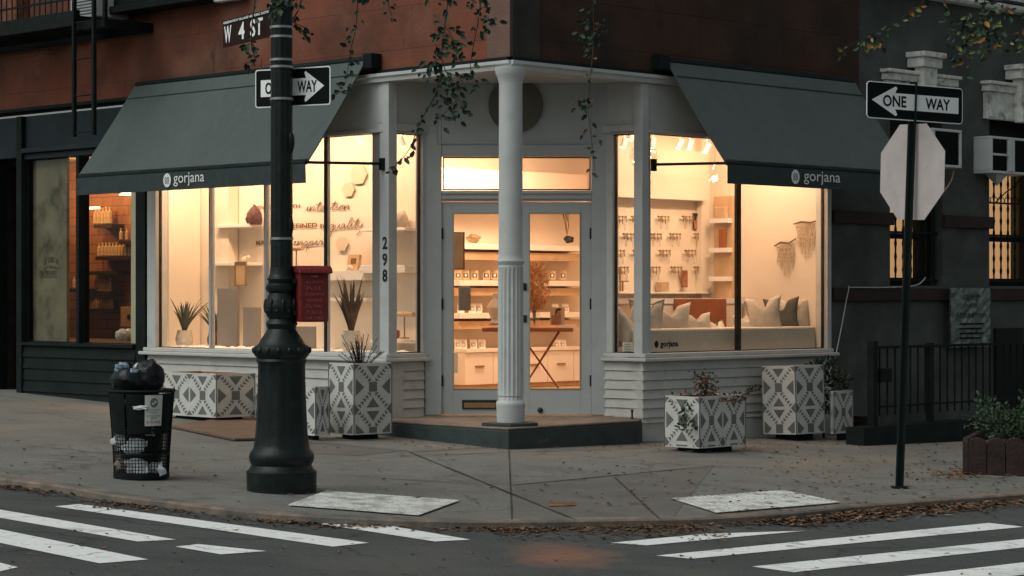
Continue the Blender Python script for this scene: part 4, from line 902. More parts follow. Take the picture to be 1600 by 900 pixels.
# --- jewellery wall : hook racks with necklaces
YR = 1.748
def hook_rack():
    t = thing('jewellery_rack', 'x', 'jewellery rack', (0, 0, 0), R_(45), 'small hook racks of jewellery on the wall')
    mb = MB(); mb.box(-.10, .10, -.05, -.035, -.006, .006); mb.box(-.01, .01, -.035, 0, -.006, .006); mb.build('bar', 'gold', t)
    for k in range(4):
        mb = MB(); x = -.085+k*.055; mb.tube([(x, -.045, .0), (x-.008, -.055, -.03), (x, -.055, -.06-.01*k % .03), (x+.008, -.055, -.03), (x, -.045, 0)], .0035, 5); mb.ball((x, -.05, .004), .011, 8, 6); mb.build('necklace', 'gold', t)
    for x in (-.05, .06):
        mb = MB(); mb.tube([(x, -.05, 0), (x-.012, -.05, -.12), (x, -.05, -.14), (x+.012, -.05, -.12), (x, -.05, 0)], .002, 4); mb.build('chain', 'gold', t)
    return t
racks = []
rows = {341: [965, 991, 1032, 1070, 1105], 368: [978, 1020, 1050, 1088], 394: [962, 993, 1034, 1074, 1106], 420: [968, 1018, 1052, 1088]}
proto = hook_rack(); first = True
rn = {341: 'top', 368: 'second', 394: 'third', 420: 'lowest'}; cn = ['first', 'second', 'third', 'fourth', 'fifth']
for py, xs_ in rows.items():
    for i, px in enumerate(xs_):
        o = proto if first else copy_tree(proto); first = False
        o.location = at('R', px, py-(px-1030)*.0-2, YR); o['label'] = 'gold jewellery rack, %s from left in the %s row of the right window wall' % (cn[i], rn[py])
shelf('R', 955, 1111, 456, YR, .12, .02, 'shelfwhite', 'long thin white ledge below the jewellery racks', 'ledges in the right window')
def card(f, px, py, y, wd, ht, cols, label, yaw=0, name='photo_card', grp=None):
    """small picture: a card with a printed figure"""
    l = at(f, px, py, y); mb = MB(); mb.box(-wd/2, wd/2, 0, .01, 0, ht); mb.cur = 1; mb.box(-wd*.40, wd*.25, -.003, -.001, 0.02*ht, ht*.55)
    n = 12; mb.add([(wd*.05+wd*.2*math.cos(k*math.pi/6), -.004, ht*.62+ht*.17*math.sin(k*math.pi/6)) for k in range(n)], [list(range(n))])
    mb.cur = 2; mb.xz([(wd*-.2, ht*.4), (wd*-.12, ht*.88), (wd*.1, ht*.97), (wd*.32, ht*.88), (wd*.22, ht*.82), (wd*.0, ht*.8), (-wd*.12, ht*.6)], -.007, -.0045)
    o = mb.build(name, cols, loc=l); o.rotation_euler = (0, 0, ROT[f]+R_(yaw)); return tag(o, label, 'picture', grp)
card('R', 1088, 358, YR-.02, .10, .18, ['darkhair', 'skin', 'black'], 'small dark portrait print on the jewellery wall')
card('R', 1070, 449, YR-.05, .10, .19, ['terracotta', 'skin', 'terracotta'], 'orange toned portrait print on the ledge below the racks')
for px, lb in ((1035, 'woven gold box standing on the ledge left of the orange print'),):
    mb = MB(); mb.box(-.07, .07, -.04, .04, 0, .10); o = mb.build('woven_box', 'macrame', loc=at('R', px, 455, YR-.06), bevel=.004); o.rotation_euler = (0, 0, R_(45)); tag(o, lb, 'box')
t = local_thing('gold_easel', 'angled gold easel on the ledge at the narrow right window', 'easel', 'R', 975, 455, YR-.06)
mb = MB(); mb.box(-.06, -.045, 0, .015, 0, .26); mb.box(-.06, .08, 0, .015, .10, .115); mb.box(-.02, -.005, 0, .015, 0, .1); mb.build('arms', 'gold', t)
# terracotta counter and white counter
t = local_thing('counter', 'low counter with a terracotta front panel behind the pillows', 'counter', 'R', 1055, 505, 1.1)
w_ = RX(1135, 1.1)-RX(1055, 1.1); mb = MB(); mb.box(0, w_, 0, .02, -.5, .26); mb.build('front_panel', 'terracotta', t); mb = MB(); mb.box(-.5, w_+.35, .021, .4, .21, .265); mb.build('top', 'shelfwhite', t); mb = MB(); mb.box(-.45, w_+.3, .03, .38, -.8, .209); mb.build('body', 'cream', t)
# niche shelves on the end wall
mb = MB(MR); nx0 = PX1-.012; mb.box(PX1-.05, PX1-.001, 1.30, 1.56, 1.2, 2.5); part(mb, 'shelf_niche', 'palewood')
for k, z in enumerate((1.55, 1.87, 2.2)):
    mb = MB(MR); mb.box(PX1-.13, PX1-.0505, 1.29, 1.57, z, z+.05); tag(mb.build('wall_shelf', 'shelfwhite'), ['lowest', 'middle', 'highest'][k]+' short white shelf between mullion and wall hangings', 'shelf', 'short shelves beside the wall hangings')
mb = MB(MR); mb.box(PX1-.11, PX1-.07, 1.36, 1.44, 1.921, 2.13); tag(mb.build('book', 'terracotta'), 'brown book standing on the middle short shelf', 'book')
mb = MB(MR); mb.box(PX1-.12, PX1-.06, 1.34, 1.5, 2.251, 2.38); tag(mb.build('storage_box', 'palewood', bevel=.01), 'tan box on the highest short shelf', 'box')
# macrame hangings on the end wall (frame R, plane x = PX1)
def macrame(px, py, wd, ht, tilt, label):
    r = rr(px); y = (PX1-r*(K+PX1))/(1+r); D = CAMD+(PX1+y)/S2; z = CAMH+(HY-py)*D/F
    t = thing('macrame_hanging', label, 'wall hanging', MR@Vector((PX1-.02, y, z)), R_(-45), 'macrame hangings on the end wall')
    mb = MB(); mb.tube([(-wd*.75, 0, -tilt*.6), (-wd*.3, -.01, 0.01), (wd*.2, 0, 0), (wd*.65, -.01, tilt)], [.006, .011, .011, .006], 7); mb.build('branch', 'stick', t)
    mb = MB(); n = 9
    for k in range(n):
        x = -wd/2+wd*k/(n-1); L_ = ht*(.62+.38*(1-abs(k-4)/4))*random.uniform(.9, 1.05); s_ = 1 if k % 2 else -1; x += 0
        mb.tube([(x+s_*.008*math.sin(j*1.1), -.008, -L_*j/8) for j in range(9)], .0045, 4)
    for j in range(4): mb.box(-wd/2, wd/2, -.012, -.006, -ht*(.12+.13*j)-.006, -ht*(.12+.13*j)+.006)
    mb.build('knotted_cords', 'macrame', t)
macrame(1262, 348, .24, .42, .02, 'larger knotted macrame hanging nearer the right edge of the window')
macrame(1230, 380, .22, .38, .05, 'lower left macrame hanging on a tilted stick')

# --- through the doors : shelves, cabinet, cards
YB = 6.098
gs = 'long white shelves seen through the doors'
for z_, py, lb in ((0, 381, 'top'), (0, 438, 'middle'), (0, 489, 'lowest')):
    shelf('R', 690, 889, py, YB-.0, .34, .07, 'shelfwhite', lb+' long white shelf on the rear wall', gs)
mb = MB(MR)
for py in (395, 451, 503):
    a_ = loc('R', 690, py, YB); b_ = loc('R', 889, py, YB); mb.box(a_.x, b_.x, YB-.30, YB-.002, a_.z-.09, a_.z+.01)
part(mb, 'shelf_recess_panel', 'palewood')
t = local_thing('wall_cabinet', 'long pale cabinet with drawers under the rear shelves', 'cabinet', 'R', 690, 545, YB-.0)
a_ = loc('R', 690, 545, YB); b_ = loc('R', 900, 545, YB); L_ = b_.x-a_.x; hz = a_.z-.2
mb = MB(); mb.box(0, L_, -.45, -.01, -.04, 0); mb.build('top', 'shelfwhite', t)
nd = 5
for k in range(nd):
    mb = MB(); mb.box(k*L_/nd+.004, (k+1)*L_/nd-.004, -.43, -.05, -hz+.06, -.045); d = mb.build('drawer_front', 'shelfwhite', t, bevel=.003)
    mb = MB(); mb.box((k+.35)*L_/nd, (k+.65)*L_/nd, -.45, -.431, -hz*.45, -hz*.45+.02); mb.build('handle', 'gold', d)
mb = MB(); mb.box(.02, L_-.02, -.4, -.05, -hz+.0, -hz+.058); mb.build('plinth', 'palewood', t)
k = 0
for py, xs_ in ((437, [716, 728, 742, 760, 773, 863, 880, 845]), (489, [720, 738, 748, 868, 884]), (545, [716, 724, 740, 753, 870, 880])):
    for px in xs_:
        l = at('R', px, py, YB-.22); mb = MB(); mb.box(-.045, .045, 0, .02, 0, .12); mb.cur = 1; mb.box(-.03, .03, -.004, -.001, .03, .08); mb.cur = 2
        mb.add([(.017*math.cos(q_*math.pi/5), -.006, .055+.017*math.sin(q_*math.pi/5)) for q_ in range(10)], [list(range(10))])
        o = mb.build('jewellery_card', ['palewood' if py < 440 else 'shelfwhite', 'bronze' if py == 437 else 'palewood', 'shelfwhite'], loc=l); o.rotation_euler = (R_(-10), 0, R_(random.uniform(0, 20)))
        sd_ = 'left' if px < 800 else 'right'; idx = [p for p in xs_ if (p < 800) == (px < 800)]; idx.sort(); i_ = idx.index(px)
        tag(o, 'small jewellery card, %s from left on the %s, %s door pane' % (cn[i_], {437: 'middle rear shelf', 489: 'lowest rear shelf', 545: 'cabinet top'}[py], sd_), 'jewellery card', 'jewellery cards on the rear shelves')
mb = MB(); mb.ball((0, 0, .06), .08, 10, 7, (1.1, .8, .7), .25); tag(mb.build('geode_bowl', 'gold', loc=at('R', 740, 380, YB-.2)), 'rough golden geode on the top rear shelf', 'geode')
mb = MB(); mb.ball((0, 0, .05), .06, 10, 7, (1.1, .8, .8), .25); tag(mb.build('geode_bowl', 'bronze', loc=at('R', 889, 380, YB-.2)), 'dark geode at the right end of the top rear shelf', 'geode')
mb = MB()
for k in range(9): mb.tube([(0, 0, 0), (random.uniform(-.03, .03), 0, .15), (random.uniform(-.08, .02), 0, .34)], .003, 4)
tag(mb.build('dried_stems', 'stick', loc=at('R', 886, 368, YB-.2)), 'thin dried stems standing by the dark geode', 'dried stems')
# hanging board and mirror by the left door pane
t = thing('hanging_board', 'brown framed board hung inside the left door edge', 'board', (FX(706), DY+.5, FZ(420)), R_(12))
mb = MB(); mb.box(-.02, .12, 0, .02, 0, .38); mb.build('frame', 'stick', t); mb = MB(); mb.box(-.015, .105, -.004, -.001, .01, .37); mb.build('face', 'palewood', t)
t = thing('rounded_panel', 'rounded pale panel hung low inside the left door pane', 'panel', (FX(714), DY+.7, FZ(486)), R_(10))
mb = MB(); mb.box(0, .13, 0, .03, 0, .25); mb.build('face', 'plinth', t, bevel=.03)
# bust
t = local_thing('necklace_bust', 'white necklace display bust just left of the column', 'bust', 'F', 775, 508, 3.4)
mb = MB(); mb.lathe([(.06, 0), (.075, .02), (.05, .06), (.075, .12), (.10, .19), (.075, .24), (.035, .28), (.032, .34)], (0, 0, 0), 20); mb.build('torso', 'shelfwhite', t, smooth=True)
# table with crossed legs
tb = thing('console_table', 'thin wooden table on crossed copper rods behind the right door pane', 'table', (FX(842), 3.35, .2), R_(0))
HT = CAMH+(HY-512)*(CAMD+3.35)/F-.2; x0_ = (rr(757)-rr(842))*(CAMD+3.35); x1_t = (rr(898)-rr(842))*(CAMD+3.35)
mb = MB(); mb.box(x0_, x1_t, -.22, .22, HT-.04, HT); mb.build('top', 'terracotta', tb, bevel=.005)
for y_ in (-.18, .18):
    for a_, b_ in ((-.1, .42), (.34, -.22)):
        mb = MB(); mb.tube([(a_-.1, y_, HT-.04), (b_-.1+.05, y_*-.6, 0)], .010, 6); mb.build('leg', 'copper', tb)
mb = MB(); mb.lathe([(.05, 0), (.055, .02), (.055, .16), (.05, .17)], (0, 0, 0), 16); vz = mb.build('pampas_vase', 'globe', loc=(FX(838)+.0, 3.35, .2+HT), smooth=True); tag(vz, 'clear glass vase holding the orange pampas grass', 'vase')
pg = thing('pampas_grass', 'bushy orange dried pampas grass in the glass vase on the table', 'dried flowers', (FX(838), 3.35, .2+HT+.02), 0)
mb = MB()
for k in range(26):
    an = random.uniform(0, 6.28); r_ = random.uniform(.02, .17); h = random.uniform(.35, .68); P = catmull([Vector((0, 0, 0)), Vector((r_*.3*math.cos(an), r_*.3*math.sin(an), h*.5)), Vector((r_*math.cos(an), r_*math.sin(an), h))], 4)
    mb.tube(P, .002, 4)
mb.build('stems', 'stick', pg); mb = MB()
for k in range(2600):
    an = random.uniform(0, 6.28); rad = random.random()**.5*.16; h = random.uniform(.16, .66); rad *= .4+.8*math.sin(min(1, (h-.1)/.5)*2.6); p = Vector((rad*math.cos(an)-.02, rad*math.sin(an), h)); d = Vector((random.uniform(-.5, .5), random.uniform(-.5, .5), random.uniform(.2, 1))).normalized()*.06; s_ = Vector((random.uniform(-1, 1), random.uniform(-1, 1), 0))*.0065
    mb.add([p-s_, p+s_, p+d], [(0, 1, 2)])
mb.build('plumes', 'pampas', pg)
card('F', 871, 508, 3.3, .155, .19, ['palewood', 'skin', 'darkhair'], 'portrait photo of a person with dark hair standing on the table', 0)
mb = MB(); mb.box(-.1, .1, -.07, .07, 0, .03); tag(mb.build('jewellery_tray', 'shelfwhite', loc=(FX(893), 3.35, .2+HT)), 'white tray on the right end of the table', 'tray')

# --- lamps inside the shop
def lamp(l, e_, r=.08, col=(1, .625, .355), typ='POINT'):
    d = bpy.data.lights.new('shop_lamp', typ); o = bpy.data.objects.new('shop_lamp', d); C.collection.objects.link(o); d.energy = e_; d.color = col; d.shadow_soft_size = r; o.location = l
    if typ == 'SPOT': d.spot_size = R_(168); d.spot_blend = .6
    return o
WE = 1.38
def track_head(f, px, py, y, label, aim=(.3, .5, -1), power=0):
    p = loc(f, px, py, y); t = thing('track_spotlight', label, 'spotlight', FR[f][0]@p, ROT[f], 'lit track spotlights on the ceiling')
    a_ = Vector(aim).normalized(); mb = MB(); q_ = a_.to_track_quat('Z', 'Y').to_matrix().to_4x4(); mb.m = q_
    mb.lathe([(.026, -.06), (.03, -.055), (.032, .04), (.028, .045)], (0, 0, 0), 16); mb.build('housing', 'shelfwhite', t, smooth=True)
    mb = MB(q_); mb.lathe([(.024, .046), (.024, .05)], (0, 0, 0), 16); mb.build('lamp_face', 'lamphead', t)
    mb = MB(); mb.tube([(0, 0, .03), (0, 0, 3.40-p.z)], .008, 6); mb.build('stem', 'shelfwhite', t)
    if power:
        w_ = FR[f][0]@(p+a_*.1); lamp(w_, power, .05)
    return t
mb = MB(MR); mb.box(2.2, 4.6, .98, 1.02, 3.39, 3.419); mb.box(2.2, 4.6, .58, .60, 3.35, 3.38); part(mb, 'lighting_track', 'shelfwhite')
for px, py, y, pw_, lb in [(975, 224, .9, 0, 'first spotlight in the narrow right window'), (987, 212, .6, 0, 'spotlight at the top of the narrow right window'), (1020, 224, 1.0, 0, 'spotlight just right of the entrance post'), (1062, 226, 1.0, 0, 'tilted spotlight in the middle of the track'), (1078, 227, .9, 0, 'bright spotlight right of the tilted one'), (1104, 232, 1.0, 0, 'spotlight at the awning edge')]:
    track_head('R', px, py, y, lb, (random.uniform(-.5, .4), .25, -1), pw_)
for px, py, y, lb in [(560, 217, .6, 'spotlight above the hexagon tiles'), (628, 222, .8, 'spotlight at the top of the narrow left window'), (450, 170, .6, 'spotlight hidden behind the awning'), (370, 170, .6, 'spotlight above the grey plinths'), (280, 170, .6, 'spotlight above the leftmost potted plant')]:
    track_head('L', px, py, y, lb, (.1, .4, -1), 0)
def fill_strip(f, x, y, z, tgt, sx, sy, e_):
    """unseen fill light added under the ceiling, aimed at tgt (frame coordinates)"""
    d = bpy.data.lights.new('added_fill_strip', 'AREA'); o = bpy.data.objects.new('added_fill_strip', d); C.collection.objects.link(o); d.shape = 'RECTANGLE'; d.size = sx; d.size_y = sy; d.energy = e_*.72; d.color = (1, .63, .40)
    Mx = FR[f][0]; o.location = Mx@Vector((x, y, z)); v = (Mx@Vector(tgt))-(Mx@Vector((x, y, z)))
    ax = (Mx.to_3x3()@Vector((1, 0, 0))).normalized(); zz = -v.normalized(); yy = zz.cross(ax).normalized(); xx = yy.cross(zz)
    o.rotation_euler = Matrix((xx, yy, zz)).transposed().to_euler(); return o
fill_strip('L', -3.9, .28, 3.36, (-3.9, .95, .9), 3.8, .12, 150)  # unseen area lights added to even out the shop glow
fill_strip('L', -5.3, .30, 3.30, (-6.1, .5, 1.2), .5, .3, 22)
fill_strip('R', 3.4, .30, 3.36, (3.5, 1.35, .9), 2.4, .12, 95)
fill_strip('R', 4.3, .8, 3.36, (4.84, .7, 1.0), .6, .5, 22)
fill_strip('R', 5.4, 4.9, 3.38, (5.9, 5.8, .6), 4.2, .4, 300)
fill_strip('R', 3.2, 3.4, 3.38, (3.2, 3.4, 0), 2.6, 2.2, 48)
fill_strip('R', 6.6, 3.2, 3.38, (6.6, 3.2, 0), 2.4, 2.0, 90)
# globe chandelier
t = local_thing('globe_chandelier', 'clear glass globe pendant with small bulbs behind the right entrance post', 'chandelier', 'R', 1006, 245, .95)
mb = MB(); mb.ball((0, 0, 0), .15, 24, 14); mb.build('globe', 'globe', t, smooth=True); mb = MB(); mb.tube([(0, 0, 0), (0, 0, .6)], .005, 6); mb.build('rod', 'gold', t)
for k in range(6): mb = MB(); mb.ball((.1*math.cos(k*1.05), .1*math.sin(k*1.05), .07*math.sin(k*2)), .012, 8, 6); mb.build('bulb', 'bulb', t)
t = local_thing('sparkle_pendant', 'starburst pendant lamp with tiny bulbs at the end of the right awning', 'pendant lamp', 'R', 1117, 271, .9)
for k in range(9):
    an = random.uniform(0, 6.28); r_ = random.uniform(.03, .11); mb = MB(); mb.ball((r_*math.cos(an)-.02, 0, r_*math.sin(an)), .007 if k else .022, 8, 6); mb.build('bulb', 'bulb', t)
mb = MB(); mb.tube([(0, 0, 0), (0, 0, .6)], .003, 6); mb.build('rod', 'gold', t)

# --- perfume shop contents
YP = 1.898
for px, py, wpx, lb in [(160, 351, 28, 'highest dark shelf'), (199, 376, 26, 'small dark shelf on the right'), (180, 401, 62, 'long dark shelf in the middle'), (158, 424, 54, 'long dark shelf below the middle'), (122, 451, 40, 'dark shelf crossing behind the dark mullion'), (161, 457, 28, 'short dark shelf under the crossing one'), (152, 484, 50, 'lowest long dark shelf')]:
    a_ = loc('L', px-wpx/2, py, YP-.2); b_ = loc('L', px+wpx/2, py, YP-.2); mb = MB(); L_ = b_.x-a_.x; mb.box(0, L_, 0, .19, -.045, 0)
    o = mb.build('wall_shelf', 'darkwood', loc=ML@a_); o.rotation_euler = (0, 0, R_(-45)); tag(o, lb+' in the perfume shop', 'shelf', 'dark shelves in the perfume shop')
mb = MB(); mb.lathe([(.028, 0), (.028, .11), (.012, .13), (.012, .15), (.016, .152), (.016, .17)], (0, 0, 0), 10); b0 = mb.build('perfume_bottle', 'bottle', smooth=True)
tag(b0, 'amber bottle in a row on the dark shelves of the perfume shop', 'bottle', 'bottles on the perfume shop shelves'); fst = True
for px0, px1, py, n_, sc in [(150, 172, 349, 5, 1.2), (189, 208, 374, 3, .9), (155, 209, 399, 11, 1.0), (116, 137, 449, 5, .9), (150, 172, 455, 6, .9), (130, 175, 482, 12, .7), (135, 174, 422, 0, .6)]:
    for i in range(n_):
        o = b0 if fst else b0.copy(); 
        if not fst: C.collection.objects.link(o)
        fst = False; o.location = at('L', px0+(px1-px0)*i/max(1, n_-1), py, YP-.1); s_ = sc*random.uniform(.9, 1.1); o.scale = (s_, s_, s_)
mb = MB(ML); l = loc('L', 144, 325, 1.3); mb.box(l.x-.14, l.x+.14, 1.28, 1.32, l.z-.015, l.z+.015); tag(mb.build('tube_lamp', 'stripe'), 'short lit tube lamp near the top of the perfume shop', 'lamp')
mb = MB(ML); l = loc('L', 206, 305, 1.3); mb.lathe([(.16, 0), (.05, .09), (.01, .12)], (l.x, 1.3, l.z), 20); tag(mb.build('pendant_shade', 'stripe'), 'pale glowing pendant shade under the awning in the perfume shop', 'lamp')
mb = MB(ML); l = loc('L', 202, 498, YP-.2); mb.box(l.x-.12, l.x+.12, 1.65, 1.85, l.z-.1, l.z+.15); mb.cur = 1; n = 16; mb.add([(l.x+.06+.035*math.cos(2*math.pi*k/n), 1.646, l.z+.02+.035*math.sin(2*math.pi*k/n)) for k in range(n)], [list(range(n))]); tag(mb.build('perfume_crate', ['bottle', 'black'], bevel=.006), 'tan box with black dot right of the bottles', 'box')
mb = MB(ML); 
for k in range(5):
    l = loc('L', 186+k*5, 536, .5+.06*k); mb.ball((l.x, l.y, .93), .06+.02*(k % 2), 10, 7, (1, .8, .9), .15)
tag(mb.build('paper_flowers', 'shelfwhite', smooth=True), 'white crumpled paper decoration low in the perfume shop window', 'decoration')
lamp(ML@Vector((-8.9, 1.2, 2.9)), 46, .05, (1, .52, .22)); lamp(ML@Vector((-8.1, 1.3, 2.9)), 36, .05, (1, .52, .22)); lamp(ML@Vector((-9.7, 1.3, 2.6)), 26, .05, (1, .52, .22)); lamp(ML@Vector((-7.3, .5, 2.9)), 3, .05, (1, .74, .48))

# ================================================================== PLANTERS
def clip(poly, x0, x1, z0, z1):
    for ax, lim, sg in ((0, x0, 1), (0, x1, -1), (1, z0, 1), (1, z1, -1)):
        out = []
        for i in range(len(poly)):
            a_, b_ = poly[i-1], poly[i]; da = (a_[ax]-lim)*sg; db = (b_[ax]-lim)*sg
            if da*db < 0: t = da/(da-db); out.append((a_[0]+(b_[0]-a_[0])*t, a_[1]+(b_[1]-a_[1])*t))
            if db >= 0: out.append(b_)
        poly = out
        if len(poly) < 3: return None
    return poly
def tile():
    """motif polygons in a unit tile"""
    P = []
    P.append([(.39, .39), (.61, .39), (.61, .61), (.39, .61)])
    P += [[(.32, .96), (.68, .96), (.5, .74)], [(.32, .04), (.5, .26), (.68, .04)], [(.03, .31), (.26, .5), (.03, .69)], [(.97, .31), (.97, .69), (.74, .5)]]
    P += [[(0, .87), (.0, 1), (.13, 1)], [(1, .87), (.87, 1), (1, 1)], [(0, 0), (0, .13), (.13, 0)], [(1, 0), (.87, 0), (1, .13)]]
    for k in range(5):
        c_ = .075+k*.066; s_ = .062
        for sx_ in (0, 1):
            for sz_ in (0, 1):
                tri = [(c_+.085, c_-.05), (c_+.085, c_+.035), (c_-.02, c_+.035)]; tri = [(x*1.0+.015, z) for x, z in tri]
                tri = [(1-x if sx_ else x, 1-z if sz_ else z) for x, z in tri]; P.append(tri)
    return P
TILE = tile()
def planter(px, py, wl, wr, ht, label, tilt=0, lift=7):
    p = G(px, py+lift); D = p.y+CAMD; lf = lift*D/F; ht += lf; wl = wl*D/F*S2*(1.02); wr = wr*D/F*S2*(1.0)
    t = thing('planter', label, 'planter', p, R_(45), 'planters with a geometric pattern'); b0 = lf
    if tilt: t.rotation_euler = (R_(tilt), 0, R_(45))
    mb = MB(); th = .025
    # shell: four walls
    mb.box(0, wr, 0, th, b0, ht); mb.box(0, wr, wl-th, wl, b0, ht); mb.box(0, th, th, wl-th, b0, ht); mb.box(wr-th, wr, th, wl-th, b0, ht); mb.box(th, wr-th, th, wl-th, b0, b0+.03)
    mb.cur = 1; ep = .0015; ts = .42
    def face(u0, u1, mp):
        W = u1-u0; nt_ = max(1, round(W/ts)); tw = (W-.016)/nt_; th_ = .42
        for i in range(nt_):
            z = ht-.012
            while z > b0+.02:
                for pl in TILE:
                    q_ = [(u0+.008+(i+x)*tw, z-th_+zz*th_) for x, zz in pl]; q_ = clip(q_, u0+.008, u1-.008, b0+.012, ht-.012)
                    if q_: mb.add([mp(x, zz) for x, zz in q_], [list(range(len(q_)))])
                z -= th_
    face(0, wr, lambda x, z: (x, -ep, z)); face(0, wl, lambda x, z: (-ep, x, z))
    face(0, wl, lambda x, z: (wr+ep, x, z))
    mb.build('box', ['plwhite', 'plgrey'], t)
    for a_ in [(0, 0), (wr, 0), (0, wl), (wr, wl)]:
        mb = MB(); mb.tube([(a_[0], a_[1], b0), (a_[0], a_[1], ht)], .006, 6); mb.build('corner_trim', 'plgrey', t)
    mb = MB(); mb.box(min(.09, wr*.3), wr-min(.09, wr*.3), min(.09, wl*.3), wl-min(.09, wl*.3), -.06, b0-.001); mb.build('base', 'black', t)
    mb = MB(); mb.box(th, wr-th, th, wl-th, ht-.12, ht-.07); mb.build('soil', 'soil', t)
    mb = MB(); mb.box(th+.001, wr-th-.001, th+.001, th+.008, ht-.069, ht-.004); mb.box(th+.001, th+.008, th+.009, wl-th-.009, ht-.069, ht-.004); mb.box(th+.001, wr-th-.001, wl-th-.008, wl-th-.001, ht-.069, ht-.002); mb.box(wr-th-.008, wr-th-.001, th+.009, wl-th-.009, ht-.069, ht-.004); mb.build('liner', 'wood_in', t)
    t['wl'] = wl; t['wr'] = wr; t['ht'] = ht
    return t
pa = planter(338, 653, 96, 54, .44, 'long low patterned planter behind the litter bin')
pb = planter(402, 652, 9, 12, .24, 'small patterned planter just showing left of the lamp post')
pc = planter(493, 681, 50, 20, .45, 'low patterned planter right of the lamp post, beside the tall one')
pd = planter(553, 680, 42, 56, .665, 'tall patterned planter left of the entrance step')
pe = planter(1093, 701, 50, 80, .475, 'wide low patterned planter with a reddish plant right of the step')
pf_ = planter(1245, 679, 46, 52, .70, 'tall empty patterned planter near the grey building', -2, 10)
pg_ = planter(1303, 678, 5, 35, .44, 'small patterned planter at the far right of the row', 0, 10)
for o in (pa, pb, pc, pd, pe, pf_, pg_):
    pass
def leafy(mb, c, n, rad, size, flat=.7, up=.3):
    for k in range(n):
        d = Vector((random.gauss(0, 1), random.gauss(0, 1), random.gauss(0, 1)*flat)).normalized()*rad*random.random()**.4; p = Vector(c)+d; ori = (d.normalized()+Vector((random.uniform(-.6, .6), random.uniform(-.6, .6), up+random.uniform(-.4, .6)))).normalized()
        s_ = ori.cross(Vector((random.uniform(-1, 1), random.uniform(-1, 1), random.uniform(-1, 1)))).normalized(); L_ = size*random.uniform(.6, 1.3); mid = p+ori*L_*.5; wv = s_*L_*.26
        mb.add([p, mid+wv, p+ori*L_, mid-wv], [(0, 1, 2, 3)])
def plant_on(pl, name, label, cat='plant'):
    R = pl.matrix_basis if False else (Matrix.Translation(pl.location)@Matrix.Rotation(R_(45), 4, 'Z')); c_ = R@Vector((pl['wr']/2, pl['wl']/2, pl['ht']-.07)); return thing(name, label, cat, c_, 0)
# small shrub on the tall planter
t = plant_on(pd, 'rosemary_shrub', 'dark feathery shrub growing from the tall planter by the step', 'plant'); mb = MB(); ml = MB()
for k in range(34):
    an = random.uniform(0, 6.28); r_ = random.uniform(.02, .16); h = random.uniform(.12, .34); tip = Vector((r_*math.cos(an)*1.5, r_*math.sin(an), h)); mb.tube([(r_*.3*math.cos(an), r_*.3*math.sin(an), 0), tip*.6, tip], .003, 4)
    for j in range(24): q_ = tip*(j/24); d = Vector((random.uniform(-1, 1), random.uniform(-1, 1), .6)).normalized()*.035; s_ = Vector((-d.y, d.x, 0))*.1; ml.add([q_, q_+d*.5+s_, q_+d, q_+d*.5-s_], [(0, 1, 2, 3)])
mb.build('stems', 'twig', t); ml.build('needles', 'leafdark', t)
# reddish plant
t = plant_on(pe, 'reddish_plant', 'sparse reddish plant with trailing stems in the wide low planter'); mb = MB(); ml = MB()
mb.tube([(0, 0, 0), (.01, 0, .12), (0, 0, .26)], [.012, .01, .004], 6)
for k in range(5):
    z = .05+k*.045
    for s_ in (-1, 1): mb.tube([(0, 0, z), (s_*.07, 0, z-.01), (s_*.11, 0, z-.05)], [.008, .006, .004], 5)
for k in range(80): p = Vector((random.gauss(0, .05), random.gauss(0, .05), random.uniform(.0, .28))); ml.cur = random.choice([0, 0, 1]); leafy(ml, p, 3, .03, .04)
mb.tube([(.1, -.1, 0), (.25, -.1, .03), (.40, -.05, .10), (.52, 0, .13)], .007, 5)
for k in range(26): s_ = k/26; ml.cur = 0; leafy(ml, (.12+.4*s_, -.08+.08*s_, .01+.13*s_), 3, .025, .04)
for k in range(26): ml.cur = random.choice([0, 1, 2]); leafy(ml, (random.uniform(-.33, .3), random.uniform(-.2, .2), .03), 7, .05, .05)
ml.cur = 0; leafy(ml, (-.20, -.33, -.20), 70, .08, .05); leafy(ml, (-.19, -.30, -.06), 50, .06, .05)
mb.build('stems', 'leafred', t); ml.build('leaves', ['leafgreen', 'leafred', 'leafbrown'], t)
t = thing('dark_shrub', 'dark round shrub growing behind the small right planter', 'shrub', pg_.location+Vector((-.06, .33, 0)), 0); mb = MB(); mb.tube([(0, 0, 0), (0, 0, .5)], .015, 6); mb.build('stem', 'twig', t); mb = MB(); leafy(mb, (0, 0, .55), 900, .27, .055, 1.2); mb.build('leaves', 'leafdark', t)
t = thing('small_weed', 'small green weed growing against the far right planter', 'weed', G(1327, 680), 0); mb = MB(); leafy(mb, (0, -.02, .07), 60, .08, .04); leafy(mb, (-.02, -.02, .2), 40, .06, .04); mb.build('leaves', 'leafgreen', t)
# litter in the low left planter
mb = MB(); P0_ = Matrix.Translation(pa.location)@Matrix.Rotation(R_(45), 4, 'Z'); 
for k in range(5): q_ = P0_@Vector((.2+random.uniform(-.1, .15), .5+k*.09, .43)); mb.ball(q_, .07, 8, 6, (1.2, 1, .5), .3)
tag(mb.build('crumpled_papers', 'paper'), 'crumpled pale papers lying in the long low planter', 'paper')

